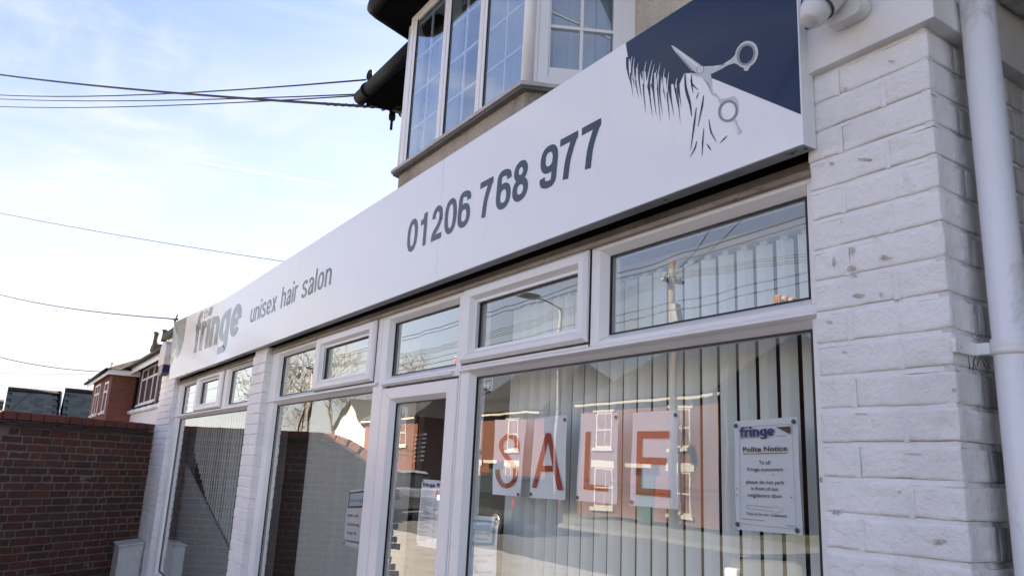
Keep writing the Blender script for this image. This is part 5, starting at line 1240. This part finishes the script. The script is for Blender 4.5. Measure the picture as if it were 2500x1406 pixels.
h = terrace_house(-12.0, -3.0, YO-2.5, 4.7, 7.5, 'brick house directly across the road', M['terrace2'], wins=W2); opp_door(h, -7, YO-2.5)
h = terrace_house(-57.4, -51.4, YO-.7, 4.2, 6.2, 'cream gabled house across the road beyond the terrace', M['cream'], gab=True, wins=[(.7, 1.2, 1.2, 1.3)])
h = terrace_house(1.3, 9.0, 9.4, 5.2, 8.0, 'brick house next door to the right of the salon', M['terrace2'])
# --- bare trees
def tree_mesh(name, seed, height, spread=.55, depth=6):
    rg = random.Random(seed); mb = MB(); cnt = [0]
    def grow(p, d, L, r, k):
        if cnt[0] > 5200: return
        n = 3 if k > 2 else 2; pts = [p]; q = p; dd = d
        for i in range(n):
            dd = (dd+Vector((rg.uniform(-1, 1), rg.uniform(-1, 1), rg.uniform(-.5, .9)))*.13).normalized(); q = q+dd*L/n; pts.append(q)
        re = r*.62; mb.tube(pts, max(r, .014), 6 if k > 3 else 3, False, max(re, .011)); cnt[0] += 1
        if k == 0: return
        nb_ = rg.randint(2, 3) if k > 1 else 3
        for i in range(nb_):
            t_ = 1 if i == 0 else rg.uniform(.45, 1); j = min(n, max(1, round(t_*n))); base = pts[j]
            side_ = Vector((rg.uniform(-1, 1), rg.uniform(-1, 1), rg.uniform(-.15, .7))).normalized()
            grow(base, (dd*(1-spread*.8)+side_*spread*(.5 if i == 0 else 1)).normalized(), L*rg.uniform(.66, .86), re*(.95 if i == 0 else .72), k-1)
    grow(Vector((0, 0, 0)), Vector((0, 0, 1)), height*.27, height*.020, depth)
    mb.bm.normal_update(); me = bpy.data.meshes.new(name); mb.bm.to_mesh(me); mb.bm.free(); me.materials.append(M['bark']); return me
TM = [tree_mesh('trunk', 4, 12, .58, 7), tree_mesh('trunk', 21, 12, .62, 7)]
for i, (x, y, s, r, lb) in enumerate(((-64, -17, 1.0, 0, 'bare tree across the road seen beside the cream gabled house'), (-73, -15.5, 1.15, 1.2, 'bare tree further down the far side of the road'), (-88, -20, 1.2, 2.1, 'tall bare tree far down the road'), (-68, -22, 1.1, 3.3, 'bare tree behind the far garden'), (-100, -12, 1.15, 4.4, 'farthest bare tree along the road'), (-60, -25, 1.0, 5.2, 'bare tree behind the cream gabled house'))):
    t = thing('bare_tree', lb, 'tree', (x, y, 0), 'bare winter trees across the road'); o = link_mesh('trunk', TM[i % 2], t, (x, y, 0), (0, 0, r)); o.scale = (s, s, s)
# --- pole and lamp
def pole(x, y, hgt, label):
    t = thing('telegraph_pole', label, 'pole', (x, y, 0)); MB().tube([(x, y, 0), (x, y, hgt)], .16, 14, True, .11).build('shaft', M['polewood'], t)
    a = MB(); a.box(x-.08, x+.08, y-.5, y+.5, hgt-.75, hgt-.65)
    for k in (-.4, -.15, .15, .4): a.lathe((x, y+k, hgt-.65), (0, 0, 1), [(.03, 0), (.05, .05), (.04, .12)], 8)
    a.build('crossarm', M['metal_grey'], t); boxo('junction_box', M['metal_grey'], t, x+.1, x+.28, y-.12, y+.12, hgt-2.2, hgt-1.6); return Vector((x, y, hgt-.6))
PA = pole(-18.8, -15.5, 9.0, 'timber telegraph pole across the road reflected in the upper light')
PB = pole(-52, -14.2, 8.5, 'second timber telegraph pole further down the far pavement')
lp = thing('street_lamp', 'grey street lamp on the far kerb', 'street lamp', (-21.2, -12.4, 0))
MB().tube([(-21.2, -12.4, 0), (-21.2, -12.4, 1.4), (-21.2, -12.4, 7.2)], [.09, .085, .05], 12).build('column', M['metal_grey'], lp)
lm_ = MB(); lm_.tube([(-21.2, -12.4, 7.15), (-21.1, -11.9, 7.3), (-20.9, -11.0, 7.35)], .03, 8); lm_.build('arm', M['metal_grey'], lp)
boxo('lantern', M['metal_grey'], lp, -21.05, -20.75, -11.2, -10.4, 7.26, 7.42, bevel=.04)
ends = [((2, 2.1, 5.5), 'to the building right of the salon'), ((6, 2.1, 6.0), 'to the roof further right')]
for (e_, lb) in ends: cable(PA, e_, .35, .011, 'service wire from the near telegraph pole '+lb, group='service wires from the telegraph pole')
for k, lb in ((-.4, 'front wire'), (-.15, 'second wire'), (.15, 'third wire'), (.4, 'back wire')):
    cable(PA+Vector((0, k, .05)), PB+Vector((0, k, .05)), .7, .012, lb+' strung along the far pavement between the poles', group='line wires along the far pavement')
    cable(PA+Vector((0, k, .05)), (14, -15.5+k, 8.3), .7, .012, lb+' strung from the near pole towards the right', group='line wires along the far pavement')
for k, (zz, yy) in enumerate(((7.2, -9.5), (6.4, -10.2), (5.8, -9.0), (6.8, -8.2))):
    cable((-95, yy-2, zz+.6), (10, yy, zz), .8, .014, ('highest', 'third', 'lowest', 'second')[k]+' cable running along the road', group='cables along the road')
# --- parked cars
def car(x, y, rz, paint, label):
    zc_ = -.12 if y < -5.6 else 0
    t = thing('parked_car', label, 'car', (x, y, zc_), 'cars parked on the road'); t.rotation_euler = (0, 0, rz)
    Mt = Matrix.Translation((x, y, zc_)) @ Matrix.Rotation(rz, 4, 'Z')
    def tr(mb): bmesh.ops.transform(mb.bm, matrix=Mt, verts=mb.bm.verts); return mb
    side_ = [(-2.15, .42), (-2.20, .70), (-2.10, .98), (-1.2, 1.06), (-.95, 1.08), (1.55, 1.06), (2.05, 1.0), (2.15, .75), (2.1, .38), (1.75, .28), (-1.8, .28)]
    bd = MB()
    secs = [(-.86, .97), (-.90, 1.0), (.90, 1.0), (.86, .97)]
    rings = [[bd.bm.verts.new((px*s, yy, .28+(pz-.28)*(1 if abs(yy) > .88 else 1))) for px, pz in side_] for yy, s in secs]
    for a, c in zip(rings[:-1], rings[1:]):
        for i in range(len(side_)): bd.bm.faces.new((a[i], a[(i+1) % len(side_)], c[(i+1) % len(side_)], c[i]))
    bd.bm.faces.new(rings[0]); bd.bm.faces.new(rings[-1][::-1]); tr(bd).build('body', paint, t, bevel=.05)
    rf = MB(); rf.hexa([(-.95, -.84, 1.05), (1.75, -.84, 1.05), (1.75, .84, 1.05), (-.95, .84, 1.05)], [(-.30, -.66, 1.52), (1.30, -.66, 1.52), (1.30, .66, 1.52), (-.30, .66, 1.52)]); tr(rf).build('glasshouse', M['carglass'], t, bevel=.03)
    rp = MB(); rp.hexa([(-.36, -.68, 1.505), (1.40, -.68, 1.505), (1.40, .68, 1.505), (-.36, .68, 1.505)], [(-.1, -.60, 1.58), (1.2, -.60, 1.58), (1.2, .60, 1.58), (-.1, .60, 1.58)]); tr(rp).build('roof', paint, t, bevel=.02)
    for sx in (-1.35, 1.32):
        for sy in (-1, 1):
            w = MB(); w.lathe((sx, sy*.70, .32), (0, sy, 0), [(.20, 0), (.32, .02), (.33, .10), (.32, .20), (.21, .215)], 24); wo = tr(w).build('wheel', M['tyre'], t)
            w = MB(); w.lathe((sx, sy*.905, .32), (0, sy, 0), [(.20, 0), (.21, .012), (.17, .016), (.05, .004), (.03, .02)], 20); tr(w).build('rim', M['rim'], wo)
    for sy in (-1, 1):
        w = MB(); w.box(-2.17, -2.02, sy*.78-.13, sy*.78+.13, .72, .88); tr(w).build('headlight', M['lamp_clear'], t, bevel=.03)
        w = MB(); w.box(2.02, 2.14, sy*.78-.10, sy*.78+.10, .72, .98); tr(w).build('tail_light', M['lamp_red'], t, bevel=.03)
        w = MB(); w.box(-.78, -.62, sy*1.0-.11, sy*1.0+.11, 1.02, 1.16); tr(w).build('door_mirror', paint, t, bevel=.03)
        w = MB()
        for xx in (-.15, .85): w.hexa([(xx-.04, sy*.845, 1.06), (xx+.04, sy*.845, 1.06), (xx+.04, sy*.83, 1.06), (xx-.04, sy*.83, 1.06)], [(xx-.04, sy*.675, 1.51), (xx+.04, sy*.675, 1.51), (xx+.04, sy*.66, 1.51), (xx-.04, sy*.66, 1.51)])
        tr(w).build('door_pillar', paint, t)
    w = MB(); w.box(-2.215, -2.20, -.26, .26, .46, .57); tr(w).build('number_plate', M['number'], t)
    return t
car(-20.2, -9.6, 0.0, M['car_dark'], 'dark parked car across the road reflected left of the letter S')
car(-25.5, -8.6, .05, M['car_silver'], 'silver parked car reflected in the door glass')
car(-2.7, -3.1, 0.0, M['car_beige'], 'champagne parked car close to the salon front')
